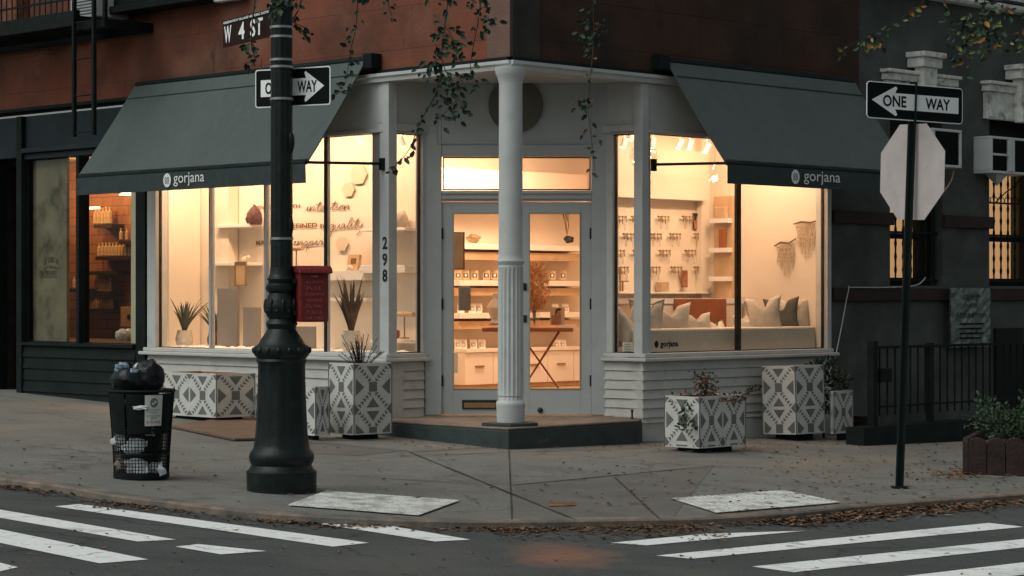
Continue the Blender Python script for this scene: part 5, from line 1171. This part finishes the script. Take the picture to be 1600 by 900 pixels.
# ================================================================== LAMP POST
lpb = G(440, 766); LD = lpb.y+CAMD
lp = thing('lamp_post', 'dark green cast iron lamp post with banded shaft and wide base at the kerb', 'lamp post', lpb, 0)
S_ = LD/F; hz_ = lambda py: (768-py)*S_
prof = [(54, 775), (55, 738), (50, 734), (47, 728), (50, 722), (51, 714), (48, 707), (44, 702), (43, 695), (41, 680), (39.5, 655), (38, 620), (37, 585), (37, 570), (40, 566), (38, 562), (43, 556), (44, 549), (42, 543), (36, 539), (33, 533), (29, 527), (25, 521), (22, 516), (23, 512), (25, 508), (23, 504), (20, 500), (24, 494), (26, 486), (26, 478), (23, 469), (20, 460), (24, 456), (24, 448), (21, 445), (21, 441), (23, 438), (20, 434), (18.5, 430), (17.5, 420)]
mb = MB(); mb.lathe([(r_*S_, hz_(y_)) for r_, y_ in prof], (0, 0, 0), 48, 12, (hz_(700), hz_(575)), .035)
base_mb = mb
mb = MB(); mb.lathe([(17.5*S_, hz_(421)), (17.0*S_, hz_(100)), (16.5*S_, hz_(-300))], (0, 0, 0), 24, 12, (0, 9), .05); mb.build('shaft', 'castiron', lp, smooth=True)
mb = base_mb
for k in range(16):
    t_ = 2*math.pi*k/16; mb.ball((43*S_*math.cos(t_), 43*S_*math.sin(t_), hz_(549)), .022, 8, 6, (.8, .8, 1.1))
for k in range(8):
    t_ = 2*math.pi*k/8+.2; mb.ball((25*S_*math.cos(t_), 25*S_*math.sin(t_), hz_(480)), .026, 8, 6, (.6, .6, 2.0)); mb.ball((24*S_*math.cos(t_+.39), 24*S_*math.sin(t_+.39), hz_(488)), .016, 8, 6)
mb.build('base', 'castiron', lp, smooth=True)
for py in (10, 45, 60, 96, 107, 157, 375, 438, 452):
    r_ = 17.9*S_ if py < 400 else (21.5 if py < 445 else 24.5)*S_; mb = MB(); mb.lathe([(r_, hz_(py)-.009), (r_+.003, hz_(py)-.008), (r_+.003, hz_(py)+.008), (r_, hz_(py)+.009)], (0, 0, 0), 24)
    mb.build('strap', 'steel' if py < 400 else 'castiron', lp, smooth=True)
mb = MB(); mb.ball((15*S_, -.03, hz_(225)), .04, 10, 8, (.7, .7, 2)); mb.ball((14*S_, -.03, hz_(355)), .035, 10, 8, (.7, .7, 2)); mb.build('shaft_boss', 'castiron', lp, smooth=True)
# fire alarm box
ab = thing('alarm_box', 'worn dark red fire alarm box strapped to the lamp post', 'alarm box', lpb+Vector((.13, -.02, hz_(505))), R_(20))
bw = .20; bh = 82*S_
mb = MB(); mb.box(-.03, bw*.9, -.11, .11, 0, bh); mb.build('body', 'redbox', ab, bevel=.012)
mb = MB(); mb.yz([(-.14, bh-.03), (-.125, bh+.005), (-.08, bh+.025), (.08, bh+.025), (.125, bh+.005), (.14, bh-.03)], -.04, bw*.9+.025); mb.build('hood', 'redbox', ab, bevel=.01)
mb = MB()
for k, s_ in enumerate(['ALARM', 'PULL', 'DOWN', 'HANDLE', 'TO CALL', 'POLICE', 'OR FIRE']): put_text(mb, s_, .012+.01*(k % 2), bh-.10-k*.042, .13-.02*(k % 2), .022, -.113)
mb.box(.05, .10, -.125, -.111, bh-.055, bh-.045); mb.build('raised_letters', 'redlet', ab)
mb = MB(); mb.box(-.06, -.029, -.05, .05, .05, .08); mb.box(-.06, -.029, -.05, .05, bh-.1, bh-.07); mb.build('bracket', 'castiron', ab)
# street name sign
BOLD[0] = .022
def sheet_sign(t, wd, ht, body_m, rim_m=None, th=.004, rim=.008, rad=.02, back='alu'):
    def rrect(w_, h_, r_, dx=0, dz=0):
        P = []
        for cx, cz, a0 in ((w_-r_, h_-r_, 0), (r_, h_-r_, 90), (r_, r_, 180), (w_-r_, r_, 270)):
            for k in range(5): a_ = R_(a0+k*22.5); P.append((dx+cx+r_*math.cos(a_), dz+cz+r_*math.sin(a_)))
        return P
    mb = MB(); mb.xz(rrect(wd, ht, rad), 0, th); 
    if rim_m: mb.cur = 1; mb.xz(rrect(wd-2*rim, ht-2*rim, rad*.7, rim, rim), -.0012, -.0005)
    mb.build('sheet', [rim_m or body_m, body_m], t)
sp = lpb; dirv = Vector((-.51, .86, 0)).normalized(); ang = math.atan2(-dirv.y, -dirv.x)
Lsg = 1.03; orig = Vector((sp.x, sp.y, 0))+dirv*Lsg; orig.z = CAMH+(HY-75)*(orig.y+CAMD)/F
ss = thing('street_name_sign', 'brown street name sign reading W 4 ST on the lamp post', 'street sign', orig, ang)
hs_ = (75-33)*(orig.y+CAMD)/F
sheet_sign(ss, Lsg-.08, hs_, 'signbrown', None, .006, .0, .006)
mb = MB(); mb.box(.0, Lsg-.08, -.003, -.001, hs_-.032, hs_-.002); mb.build('header_band', 'signblack', ss)
mb = MB(); put_text(mb, 'GREENWICH VILLAGE HISTORIC DISTRICT', .015, hs_-.027, Lsg-.16, .018, -.005)
put_text(mb, 'W', .03, .03, .13, .125, -.004); put_text(mb, '4', .29, .03, .11, .125, -.004); put_text(mb, 'ST', .50, .03, .22, .125, -.004); mb.build('lettering', 'signwhite', ss)
mb = MB(); mb.box(Lsg-.14, Lsg-.06, .007, .03, .02, hs_-.02); mb.build('bracket', 'iron', ss)
# one way signs
def one_way(l, ang, wd, ht, direction, label, rad=.02):
    t = thing('one_way_sign', label, 'road sign', l, ang, 'one way signs'); sheet_sign(t, wd, ht, 'signblack', 'signwhite', .004, .008, rad)
    a_ = .05; h2 = ht*.22; hh = ht*.40; L_ = wd-2*a_; hd = wd*.26; c_ = ht/2; nk = wd*.055
    out = [(a_, c_), (a_+hd-nk*.3, c_+hh), (a_+hd, c_+hh*.9), (a_+hd-nk*.4, c_+h2), (a_+L_, c_+h2), (a_+L_, c_-h2), (a_+hd-nk*.4, c_-h2), (a_+hd, c_-hh*.9), (a_+hd-nk*.3, c_-hh)]
    if direction > 0: out = [(wd-x, z) for x, z in out]
    mb = MB(); mb.xz(out, -.004, -.002); mb.build('arrow', 'signwhite', t)
    mb = MB(); th = ht*.31
    if direction < 0: put_text(mb, 'ONE', wd*.16, c_-th/2, wd*.24, th, -.006); put_text(mb, 'WAY', wd*.60, c_-th/2, wd*.26, th, -.006)
    else: put_text(mb, 'ONE', wd*.14, c_-th/2, wd*.24, th, -.006); put_text(mb, 'WAY', wd*.57, c_-th/2, wd*.26, th, -.006)
    mb.build('lettering', 'signblack', t); return t
aL = R_(-28); dv = Vector((math.cos(aL), math.sin(aL), 0)); D1 = LD+.09
# place so that the sign spans behind the shaft
wd1 = .635; pc_ = Vector((rr(457)*D1, D1-CAMD, 0)); o1 = pc_-dv*wd1/2; D_o = o1.y+CAMD; o1.z = CAMH+(HY-169)*D_o/F
one_way(o1, aL, wd1, .272, 1, 'one way sign with right pointing arrow behind the lamp post shaft')

# ================================================================== STOP SIGN POST
pb_ = G(1405, 762); PD = pb_.y+CAMD; ptop = Vector((rr(1427)*PD, pb_.y, CAMH+(HY-128)*PD/F))
st = thing('sign_post', 'dark green leaning steel sign post at the right kerb', 'sign post', pb_, 0)
mb = MB(); d = ptop-pb_; hw = .031
for (a_, b_, c_, e_) in ((-hw, -.016, -.02, .005), (.016, hw, -.02, .005), (-.016, .016, .001, .012)):
    mb.add([(a_, c_, 0), (b_, c_, 0), (b_, e_, 0), (a_, e_, 0), (a_+d.x, c_, d.z), (b_+d.x, c_, d.z), (b_+d.x, e_, d.z), (a_+d.x, e_, d.z)], [(0, 3, 2, 1), (4, 5, 6, 7), (0, 1, 5, 4), (1, 2, 6, 5), (2, 3, 7, 6), (3, 0, 4, 7)])
mb.build('channel', 'dkgreen', st)
mb = MB(); mb.prism([(-.06, -.05), (.06, -.05), (.06, .05), (-.06, .05)], 0, .012); mb.build('foot_plate', 'dkgreen', st)
# stop sign (back)
oct_c = Vector((rr(1427)*PD, pb_.y+.06, CAMH+(HY-268)*PD/F)); hgt = 150*PD/F; wpx = 97*PD/F
an = math.acos(min(1, wpx/hgt)); so = thing('stop_sign', 'bare metal back of an octagonal stop sign on the leaning post', 'road sign', oct_c, -R_(59))
ap = hgt/2; Rr = ap/math.cos(math.pi/8); P = [(Rr*math.cos(math.pi/8+k*math.pi/4), Rr*math.sin(math.pi/8+k*math.pi/4)) for k in range(8)]
tl = Matrix.Rotation(R_(2.0), 4, 'Y'); mb = MB(tl); mb.xz(P, 0, .004); mb.build('sheet', 'alu', so)
mb = MB(tl); mb.xz([(x*.995, z*.995) for x, z in P], .0045, .006); mb.build('red_face', 'rust', so)
mb = MB(tl)
for z in (-.2, .2): mb.lathe([(.012, 0), (.012, .006)], (0, 0, 0), 6) if False else mb.box(-.01, .01, -.008, -.001, z-.01, z+.01)
mb.build('bolts', 'steel', so)
aR = R_(33); wd2 = .775*1.0; dv = Vector((math.cos(aR), math.sin(aR), 0)); 
def fit(pxa, pxb, ang, D):
    """left end on pxa at depth D; width so that right end falls on pxb"""
    x0 = rr(pxa)*D; r = rr(pxb); c_, s_ = math.cos(ang), math.sin(ang); wdt = (r*D-x0)/(c_-r*s_); return x0, wdt
x0w, wd2 = fit(1354, 1504, aR, PD-.28); 
ow = one_way(Vector((x0w, PD-.28-CAMD, CAMH+(HY-184)*(PD-.28)/F)), aR, wd2, 58*PD/F*.99, -1, 'one way sign with left pointing arrow above the stop sign', .035)
ow.rotation_euler = (0, R_(.6), aR)

BOLD[0] = 0.
# ================================================================== LITTER BIN
bp_ = G(221, 746); BD = bp_.y+CAMD; bs = BD/F
bn = thing('litter_bin', 'dark wire mesh litter bin with sticker and overflowing bag at the left kerb', 'litter bin', bp_, 0)
Hb = 136*bs; rb, rt = 42*bs, 51*bs
mb = MB(); rad = lambda z: rb+(rt-rb)*(z/Hb)**1.3
for k in range(54):
    t_ = 2*math.pi*k/54; mb.tube([(rad(z)*math.cos(t_), rad(z)*math.sin(t_), z) for z in (0, Hb*.3, Hb*.6, Hb*.85, Hb)], .0028, 4)
for k in range(26): z = .02+(Hb-.04)*k/25; n = 28; mb.tube([(rad(z)*math.cos(2*math.pi*j/n), rad(z)*math.sin(2*math.pi*j/n), z) for j in range(n+1)], .0025, 4)
mb.build('mesh_basket', 'iron', bn)
mb = MB(); mb.lathe([(rb+.006, 0), (rb+.008, .04), (rb-.0, .045)], (0, 0, 0), 32); mb.build('foot_ring', 'iron', bn)
mb = MB(); n = 36
for z, r_ in ((Hb, .011), (Hb*.56, .006), (Hb*.28, .006)): mb.tube([(rad(z)*math.cos(2*math.pi*j/n), rad(z)*math.sin(2*math.pi*j/n), z) for j in range(n+1)], r_, 6)
mb.build('rim', 'iron', bn)
mb = MB()
for a0, a1 in ((-150, -112), (-108, -62), (-58, -20)):
    vs = []; m_ = 8
    for z in (Hb*.52, Hb*.97):
        for j in range(m_+1): t_ = R_(a0+(a1-a0)*j/m_); vs.append(((rad(z)+.006)*math.cos(t_), (rad(z)+.006)*math.sin(t_), z))
    mb.add(vs, [(j, j+1, m_+2+j, m_+1+j) for j in range(m_)])
mb.build('side_panel', 'iron', bn)
# sticker, curved with the basket
def curved(mb, a0, a1, z0, z1, off, m_=6):
    vs = []
    for z in (z0, z1):
        for j in range(m_+1): t_ = R_(a0+(a1-a0)*j/m_); vs.append(((rad(z)+off)*math.cos(t_), (rad(z)+off)*math.sin(t_), z))
    mb.add(vs, [(j, j+1, m_+2+j, m_+1+j) for j in range(m_)])
mb = MB(); zc = Hb*.99; sa0, sa1 = -75, -43; z1s, z0s = Hb*.96, Hb*.61; curved(mb, sa0, sa1, z0s, z1s, .012); mb.cur = 1
am = (sa0+sa1)/2; zc = z1s-.055
vs = []; n = 20
for k in range(n): t_ = R_(am+7*math.cos(2*math.pi*k/n)); z = zc+.035*math.sin(2*math.pi*k/n); vs.append(((rad(z)+.014)*math.cos(t_), (rad(z)+.014)*math.sin(t_), z))
mb.add(vs, [list(range(n))])
def curved_text(mb, body, a0, a1, z, ht):
    vs, fs = text_faces(body, 1, ht); L_ = []
    for x, zz in vs: t_ = R_(a0+(a1-a0)*x); q_ = z+zz; L_.append(((rad(q_)+.0145)*math.cos(t_), (rad(q_)+.0145)*math.sin(t_), q_))
    mb.add(L_, fs)
curved_text(mb, 'NO HOUSEHOLD', sa0+3, sa1-3, z1s-.115, .012); curved_text(mb, 'TRASH', sa0+9, sa1-9, z1s-.132, .011); curved_text(mb, 'NO BUSINESS', sa0+3, sa1-3, z1s-.155, .012); curved_text(mb, 'TRASH', sa0+9, sa1-9, z1s-.172, .011)
mb.cur = 2; curved_text(mb, '$100 FINE', sa0+3, sa1-3, z0s+.015, .022); mb.cur = 0
for s_ in (-3.2, 3.2):
    vs = [];
    for k in range(8): t_ = R_(am+s_*.6+2.2*math.cos(2*math.pi*k/8)); z = zc+s_*.002+.009*math.sin(2*math.pi*k/8); vs.append(((rad(z)+.0155)*math.cos(t_), (rad(z)+.0155)*math.sin(t_), z))
    mb.add(vs, [list(range(8))])
mb.build('sticker', ['sticker', 'stickgrey', 'stickred'], bn)
def crumple(mb, c, r_, sq=(1, 1, 1), jit=.18, n=12, m_=9): mb.ball(c, r_, n, m_, sq, jit)
bb = thing('rubbish_bag', 'shiny black rubbish bag bulging out of the litter bin', 'rubbish bag', bp_+Vector((0, 0, .03)), 0)
mb = MB(); mb.lathe([(rb*.7, 0), (rb*.8, Hb*.2), (rb*.82, Hb*.55), (rt*.9, Hb*.93)], (0, 0, 0), 24); crumple(mb, (-.07, 0, Hb+.03), .17, (.95, .9, .75)); crumple(mb, (.06, -.02, Hb+.06), .13, (.9, .9, 1.05)); crumple(mb, (-.12, .02, Hb+.08), .10)
mb.add([(.02, 0, Hb+.1), (.12, -.03, Hb+.24), (.16, 0, Hb+.05), (.08, .08, Hb+.08), (.05, -.1, Hb+.08)], [(0, 1, 4), (4, 1, 2), (2, 1, 3), (3, 1, 0)])
o = mb.build('bag', 'bag', bb, smooth=True); sb = o.modifiers.new('soft', 'SUBSURF'); sb.levels = 1; sb.render_levels = 2
mb = MB(); crumple(mb, (-.13, -.06, Hb+.17), .05, (1.1, .8, .7), .3, 8, 6); crumple(mb, (-.05, -.09, Hb+.14), .035, (1.4, .7, .7), .3, 8, 6); tag(mb.build('plastic_wrapper', 'bluepaper', loc=bp_), 'pale blue plastic wrapper on top of the black bag', 'wrapper')
mb = MB(); crumple(mb, (.0, -.02, Hb+.17), .05, (1.3, .6, .6), .3, 8, 6); tag(mb.build('paper_scrap', 'paper', loc=bp_), 'white paper scrap tucked behind the bag tip', 'paper', 'papers in the litter bin')
mb = MB(); mb.tube([(.14, .02, Hb+.0), (.15, .02, Hb+.16)], .012, 8); tag(mb.build('cardboard_tube', 'palewood', loc=bp_), 'thin brown stick standing in the bin beside the bag', 'stick')
for i, (x, z, s_, lb) in enumerate([(-.13, .28, .055, 'white paper ball low left in the bin'), (-.02, .24, .07, 'flat white paper sheet in the middle of the bin'), (.0, .09, .08, 'largest white paper near the bin bottom'), (.12, .07, .06, 'grey paper low right in the bin'), (.08, .35, .045, 'white paper high right in the bin'), (-.1, .10, .055, 'brownish paper low left in the bin'), (.03, .52, .05, 'white paper poking out under the bin rim')]):
    mb = MB(); y = -math.sqrt(max(0, (rb*.93)**2-x*x))+.015; 
    if i == 6: y = -rad(.52)-.005
    crumple(mb, (0, 0, 0), s_, (1.25, .35, .8 if i != 6 else .35), .3, 8, 6); o = mb.build('paper_scrap', 'paper' if i not in (5,) else 'kerb', loc=bp_+Vector((x, y, z))); tag(o, lb, 'paper', 'papers in the litter bin')

# ================================================================== RIGHT SIDE : area railing, tree pit, notice
yr = -1.15
fz = lambda px: (MR@Vector((RX(px, yr), yr, 0)))
rl = thing('iron_railing', 'black iron area railing in front of the grey building', 'railing', (0, 0, 0), R_(45))
xr0, xr1 = RX(1362, yr), RX(1362, yr)+9
zr = lambda x: gz((MR@Vector((x, yr, 0))).x, (MR@Vector((x, yr, 0))).y)
zt_r = loc('R', 1450, 540, yr).z; 
mb = MB(); mb.box(xr0, xr1, yr-.02, yr+.02, zt_r-.02, zt_r+.01); mb.box(xr0, xr1, yr-.015, yr+.015, zt_r-.62, zt_r-.60); mb.build('rails', 'iron', rl)
k = 0; x = xr0
while x < xr1 and k < 90: mb = MB(); mb.tube([(x, yr, zt_r-.7), (x, yr, zt_r)], .011, 6); mb.build('bar', 'iron', rl); x += .135; k += 1
mb = MB(); mb.box(xr0-.02, xr0+.05, yr-.04, yr+.04, zr(xr0)-.2, zt_r+.06); mb.build('gate_post', 'iron', rl)
mb = MB(); mb.box(xr0+1.0, xr0+1.06, yr-.03, yr+.03, zr(xr0)-.2, zt_r+.03); mb.build('gate_post', 'iron', rl)
mb = MB(); mb.box(xr0+.1, xr0+.28, yr-.05, yr+.05, zt_r-.36, zt_r-.22); mb.build('gate_lock', 'iron', rl)
mb = MB(MR); mb.box(xr0-.3, xr1, yr-.12, yr+.1, -.7, zt_r-.80); cb_ = mb.build('area_coping', 'dkgreen'); tag(cb_, 'low dark stone kerb under the iron railing', 'low wall')
mb = MB(MR); mb.box(g0, 26, yr+.11, .019, -.55, -.5) ; mb.box(g0+.0, g0+.05, yr+.6, .019, -.5, .1); mb.build('areaway', 'black', GB)
mb = MB(MR); mb.box(RX(1555), RX(1555)+.6, -.01, .0185, -.5, 1.0); mb.build('basement_door', 'black', GB)
# notice in plastic
t = local_thing('wrapped_notice', 'clear plastic wrapped notice hung on the wall above the railing', 'notice', 'R', 1483, 543, -.09)
hN = (543-450)*25.6/F; wN = RX(1545, -.09)-RX(1483, -.09)
mb = MB(); n = 12; vs = []
for j in range(n+1):
    for i in range(n+1): vs.append((wN*i/n, -.02+random.uniform(-.012, .012), hN*j/n))
fs = [(j*(n+1)+i, j*(n+1)+i+1, (j+1)*(n+1)+i+1, (j+1)*(n+1)+i) for j in range(n) for i in range(n)]
mb.add(vs, fs); mb.add([(0, .0, 0), (wN, .0, 0), (wN, .0, hN), (0, .0, hN)], [(0, 1, 2, 3)]); mb.build('plastic_sheet', 'plastic', t)
mb = MB(); put_text(mb, 'ABSOLUTE', wN*.28, hN*.80, wN*.45, .06, -.036); put_text(mb, 'WATER', wN*.36, hN*.66, wN*.28, .05, -.036); put_text(mb, 'REGULATION', wN*.12, hN*.50, wN*.75, .055, -.036)
for k in range(4): mb.box(wN*.2, wN*.8-.04*(k % 2), -.037, -.0355, hN*(.38-.08*k), hN*(.38-.08*k)+.018)
mb.build('lettering', 'signblack', t)
# tree pit edging
te = G(1513, 740); tp = thing('tree_pit_edging', 'dark scalloped tree pit edging at the right edge', 'edging', te, R_(0)); wS = 29*(te.y+CAMD)/F*1.0; hS = 56*(te.y+CAMD)/F
for row in range(2):
    for k in range(7):
        mb = MB(); w_ = wS
        P = [(0.003, -.05), (w_-.003, -.05), (w_-.003, hS-w_*.30)]+[(w_/2+(w_/2-.003)*math.cos(a_*math.pi/8), hS-w_*.30+w_*.30*math.sin(a_*math.pi/8)) for a_ in range(1, 8)]+[(.003, hS-w_*.30)]
        if row: mb.m = Matrix.Rotation(R_(72), 4, 'Z')
        else: mb.m = Matrix.Rotation(R_(-4), 4, 'Z')
        mb.xz([(x+k*w_, z) for x, z in P], 0, .05); mb.build('scalloped_block', 'scallop', tp, bevel=.006)
mb = MB(); mb.prism([(.05, .06), (1.7, -.03), (2.2, 1.6), (.55, 1.65)], -.05, hS*.55); mb.build('soil', 'soil', tp)
t = thing('tree_pit_shrub', 'dark green spreading shrub growing in the tree pit', 'shrub', te+Vector((.72, .7, hS*.5)), 0)
mb = MB(); ml = MB()
for k in range(40):
    an = random.uniform(0, 6.28); r_ = random.uniform(.2, .75); h = random.uniform(.1, .48); tip = Vector((r_*math.cos(an), r_*math.sin(an)*.8, h)); mb.tube([(0, 0, -.05), tip*.5+Vector((0, 0, .1)), tip], .006, 4)
    for j in range(4): q_ = tip*(.4+.2*j); leafy(ml, (q_.x, q_.y, q_.z+.02), 34, .11, .045, .8)
mb.build('stems', 'twig', t); ml.build('leaves', 'leafgreen', t)

# ================================================================== OVERHEAD BRANCHES
def branch(pts, depth, label, dens=16, size=.065, spread=.09, mats=('leafdark', 'leafdark', 'leafgreen'), subs=4, sl=.35, name='hanging_branch', thick=.006):
    D = CAMD+depth; W = [Vector((rr(x)*D, depth+random.uniform(-.1, .1), CAMH+(HY-y)*D/F)) for x, y in pts]
    t = thing(name, label, 'branch', W[0], 0, 'leafy branches hanging into the picture'); W = [p-W[0] for p in W]; P = catmull(W, 6)
    mb = MB(); n = len(P); mb.tube(P, [thick*(1-.7*i/n) for i in range(n)], 5); ml = MB()
    def leafs(p, cnt):
        for _ in range(cnt):
            q_ = p+Vector((random.gauss(0, spread*.4), random.gauss(0, spread*.4), random.gauss(-.01, spread*.35))); ori = Vector((random.uniform(-1, 1), random.uniform(-.7, .7), random.uniform(-1.2, .2))).normalized()
            s_ = ori.cross(Vector((random.uniform(-.4, .4), 1, random.uniform(-.4, .4)))).normalized(); L_ = size*random.uniform(.6, 1.15); wv = s_*L_*.25; up_ = Vector((0, .15*L_, .05*L_))
            ml.cur = random.choice(range(len(mats))) if random.random() < .9 else 0
            ml.add([q_, q_+ori*L_*.35+wv, q_+ori*L_*.75+wv*.7, q_+ori*L_, q_+ori*L_*.75-wv*.7, q_+ori*L_*.35-wv, q_+ori*L_*.4+up_], [(0, 1, 6), (1, 2, 6), (2, 3, 6), (3, 4, 6), (4, 5, 6), (5, 0, 6)])
    for i, p in enumerate(P):
        leafs(p, max(1, dens*1//8) if random.random() < min(1, dens/8) else 0)
    for k in range(subs):
        i0 = random.randint(1, max(1, n-2)); p = P[i0]; d = Vector((random.choice((-1, 1))*random.uniform(.4, 1), random.uniform(-.2, .2), random.uniform(-1, -.1))).normalized()*sl*random.uniform(.4, 1)
        Q = [p, p+d*.5+Vector((0, 0, .02)), p+d]; mb.tube(Q, thick*.4, 4)
        for s_ in (.35, .55, .75, .9, 1.0): leafs(p+d*s_, 2)
    mb.build('twigs', 'twig', t); ml.build('leaves', list(mats), t); return t
branch([(565, -120), (560, -20), (557, 40), (548, 75), (542, 110), (540, 135)], -2.5, 'leafy strand hanging beside the left awning end', 13, .07, .07, subs=3, sl=.12)
branch([(700, -140), (700, -20), (695, 40), (690, 90), (705, 130), (715, 165)], -2.5, 'densest leafy strand hanging left of the column', 30, .075, .12, subs=9, sl=.28)
branch([(745, -140), (750, -10), (748, 30), (740, 70), (735, 110), (745, 130)], -2.4, 'thin strand hanging in front of the corner of the building', 8, .07, .10, subs=3, sl=.2)
branch([(690, 110), (680, 150), (660, 185), (652, 205), (640, 235), (618, 260), (607, 263)], -2.5, 'curling twig reaching down across the narrow left window', 7, .07, .05, subs=0)
branch([(610, -130), (600, -30), (607, 5), (612, 25)], -2.4, 'short leafy tip at the top above the left fascia', 9, .07, .06, subs=1, sl=.1)
branch([(900, -150), (925, -20), (928, 60), (922, 120), (920, 170), (925, 220), (930, 268)], -2.3, 'thin sparse strand hanging right of the column', 6, .07, .08, subs=5, sl=.22, mats=('leafdark', 'leafdark', 'leafgreen', 'leafdark', 'leafdark', 'leafgreen', 'leafbrown'))
branch([(430, -140), (440, -40), (436, -2), (432, 8)], -5.2, 'leafy tuft around the top of the lamp post', 30, .06, .08, subs=4, sl=.12)
branch([(500, -110), (470, 10), (455, 30), (480, 45), (475, 52)], -4.8, 'small twig with a few leaves right of the lamp post', 6, .06, .04, subs=0)
branch([(420, -110), (400, 10), (395, 70), (400, 95), (385, 98)], -4.6, 'small twig with leaves under the street name sign', 6, .06, .05, subs=1, sl=.06)
mo = ('leafgreen', 'leafdark', 'leafgreen', 'leafdark', 'leafgreen', 'leafyellow', 'leafdark', 'leaforange')
branch([(1500, -140), (1540, -20), (1530, 20), (1545, 50), (1560, 70)], -3.5, 'bushy branch with orange leaf tips above the right one way sign', 24, .07, .14, mo, 9, .28)
branch([(1480, -120), (1450, -10), (1420, 20), (1380, 45), (1345, 62), (1305, 85)], -3.4, 'long thin branch reaching left with orange leaves', 9, .065, .06, mo, 4, .12)
branch([(1470, -100), (1475, -20), (1480, 20), (1510, 35), (1540, 40)], -3.3, 'small green twig beside the bushy branch', 14, .065, .08, mo, 3, .15)
branch([(1640, -120), (1620, 10), (1600, 50), (1590, 75)], -3.2, 'small leafy tip at the top right corner', 8, .06, .06, mo, 1, .1)

# ================================================================== FALLEN LEAVES (stuff)
def litter(name, label, gen, n, mats, size=(.02, .045)):
    mb = MB()
    for k in range(n):
        r_ = gen()
        if r_ is None: continue
        X, Y, off = r_; z = gz(X, Y)+off+.004; s_ = random.uniform(*size); a_ = random.uniform(0, 6.28); c_, d_ = math.cos(a_)*s_, math.sin(a_)*s_; h = random.uniform(0, .35)*s_; mb.cur = random.randrange(len(mats))
        mb.add([(X-c_, Y-d_, z+h), (X+d_*.45, Y-c_*.45, z+h*.3), (X+c_, Y+d_, z+h*1.4), (X-d_*.45, Y+c_*.45, z+h*.6), (X, Y, z)], [(0, 1, 4), (1, 2, 4), (2, 3, 4), (3, 0, 4)])
    tag(mb.build(name, mats), label, 'leaves', kind='stuff')
def along(p_lo, p_hi, wid, off, dens=None):
    def g():
        t_ = random.uniform(p_lo, p_hi); i = int(t_*(len(ks)-1)); f_ = t_*(len(ks)-1)-i; p = ks[i].lerp(ks[min(i+1, len(ks)-1)], f_); nrm = inward(ks, i, 1); d = -abs(random.gauss(0, wid)); p = p+nrm*(d-.01)
        if dens and random.random() > dens(t_): return None
        return p.x, p.y, off
    return g
litter('gutter_leaves', 'brown fallen leaves gathered in the gutter', along(.03, .97, .13, ROFF+.002, lambda t_: .25+.75*(.5+.5*math.sin(t_*37))), 1900, ['leafbrown', 'leafred', 'leafbrown', 'leaftan', 'stick', 'soil'], (.014, .038))
litter('gutter_leaf_drift', 'thick drift of brown leaves in the gutter by the stop sign post', along(.72, .97, .20, ROFF+.006), 1250, ['leafbrown', 'leaftan', 'leafred', 'stick', 'soil', 'leafbrown'], (.02, .05))
litter('gutter_leaf_heap', 'leaves lying in the gutter near the centre of the kerb', along(.52, .66, .28, ROFF+.002), 700, ['leafbrown', 'stick', 'leafbrown'], (.015, .035))
def swg():
    px = random.choice([random.uniform(0, 1600), random.uniform(850, 1600), random.uniform(1150, 1600)]); py = random.uniform(690, 800); p = G(px, py)
    i = min(range(len(ks)), key=lambda j: (ks[j].xy-p.xy).length); 
    if (p-ks[i]).dot(inward(ks, i, 1)) < .05: return None
    return p.x, p.y, 0
litter('sidewalk_leaves', 'scattered small dead leaves on the sidewalk', swg, 950, ['leafbrown', 'leafred', 'stick', 'leafbrown', 'leaftan'], (.012, .042))
litter('orange_leaf_patch', 'orange leaves lying at the foot of the tree pit edging', lambda: ((lambda p: (p.x, p.y, 0))(G(random.gauss(1500, 35), random.gauss(741, 5)))), 160, ['leafred', 'leaforange', 'leafbrown'])
litter('road_leaves', 'few small leaves scattered on the road', lambda: ((lambda p: (p.x, p.y, ROFF))(G(random.uniform(0, 1600), random.uniform(825, 900), ROFF))), 130, ['leafbrown', 'stick', 'leaforange'], (.012, .03))
litter('wall_foot_leaves', 'dead leaves and crumbs along the foot of the step and shop wall', lambda: ((lambda p: (p.x, p.y, 0))(random.choice([G(random.uniform(620, 800), 690+random.uniform(-2, 12)), G(random.uniform(1000, 1340), random.uniform(684, 700)), G(random.uniform(830, 1000), random.uniform(690, 700))]))), 260, ['leafbrown', 'stick', 'leafbrown'], (.01, .028))
for o in C.collection.objects:
    for k_ in ('wl', 'wr', 'ht'):
        if k_ in o: del o[k_]
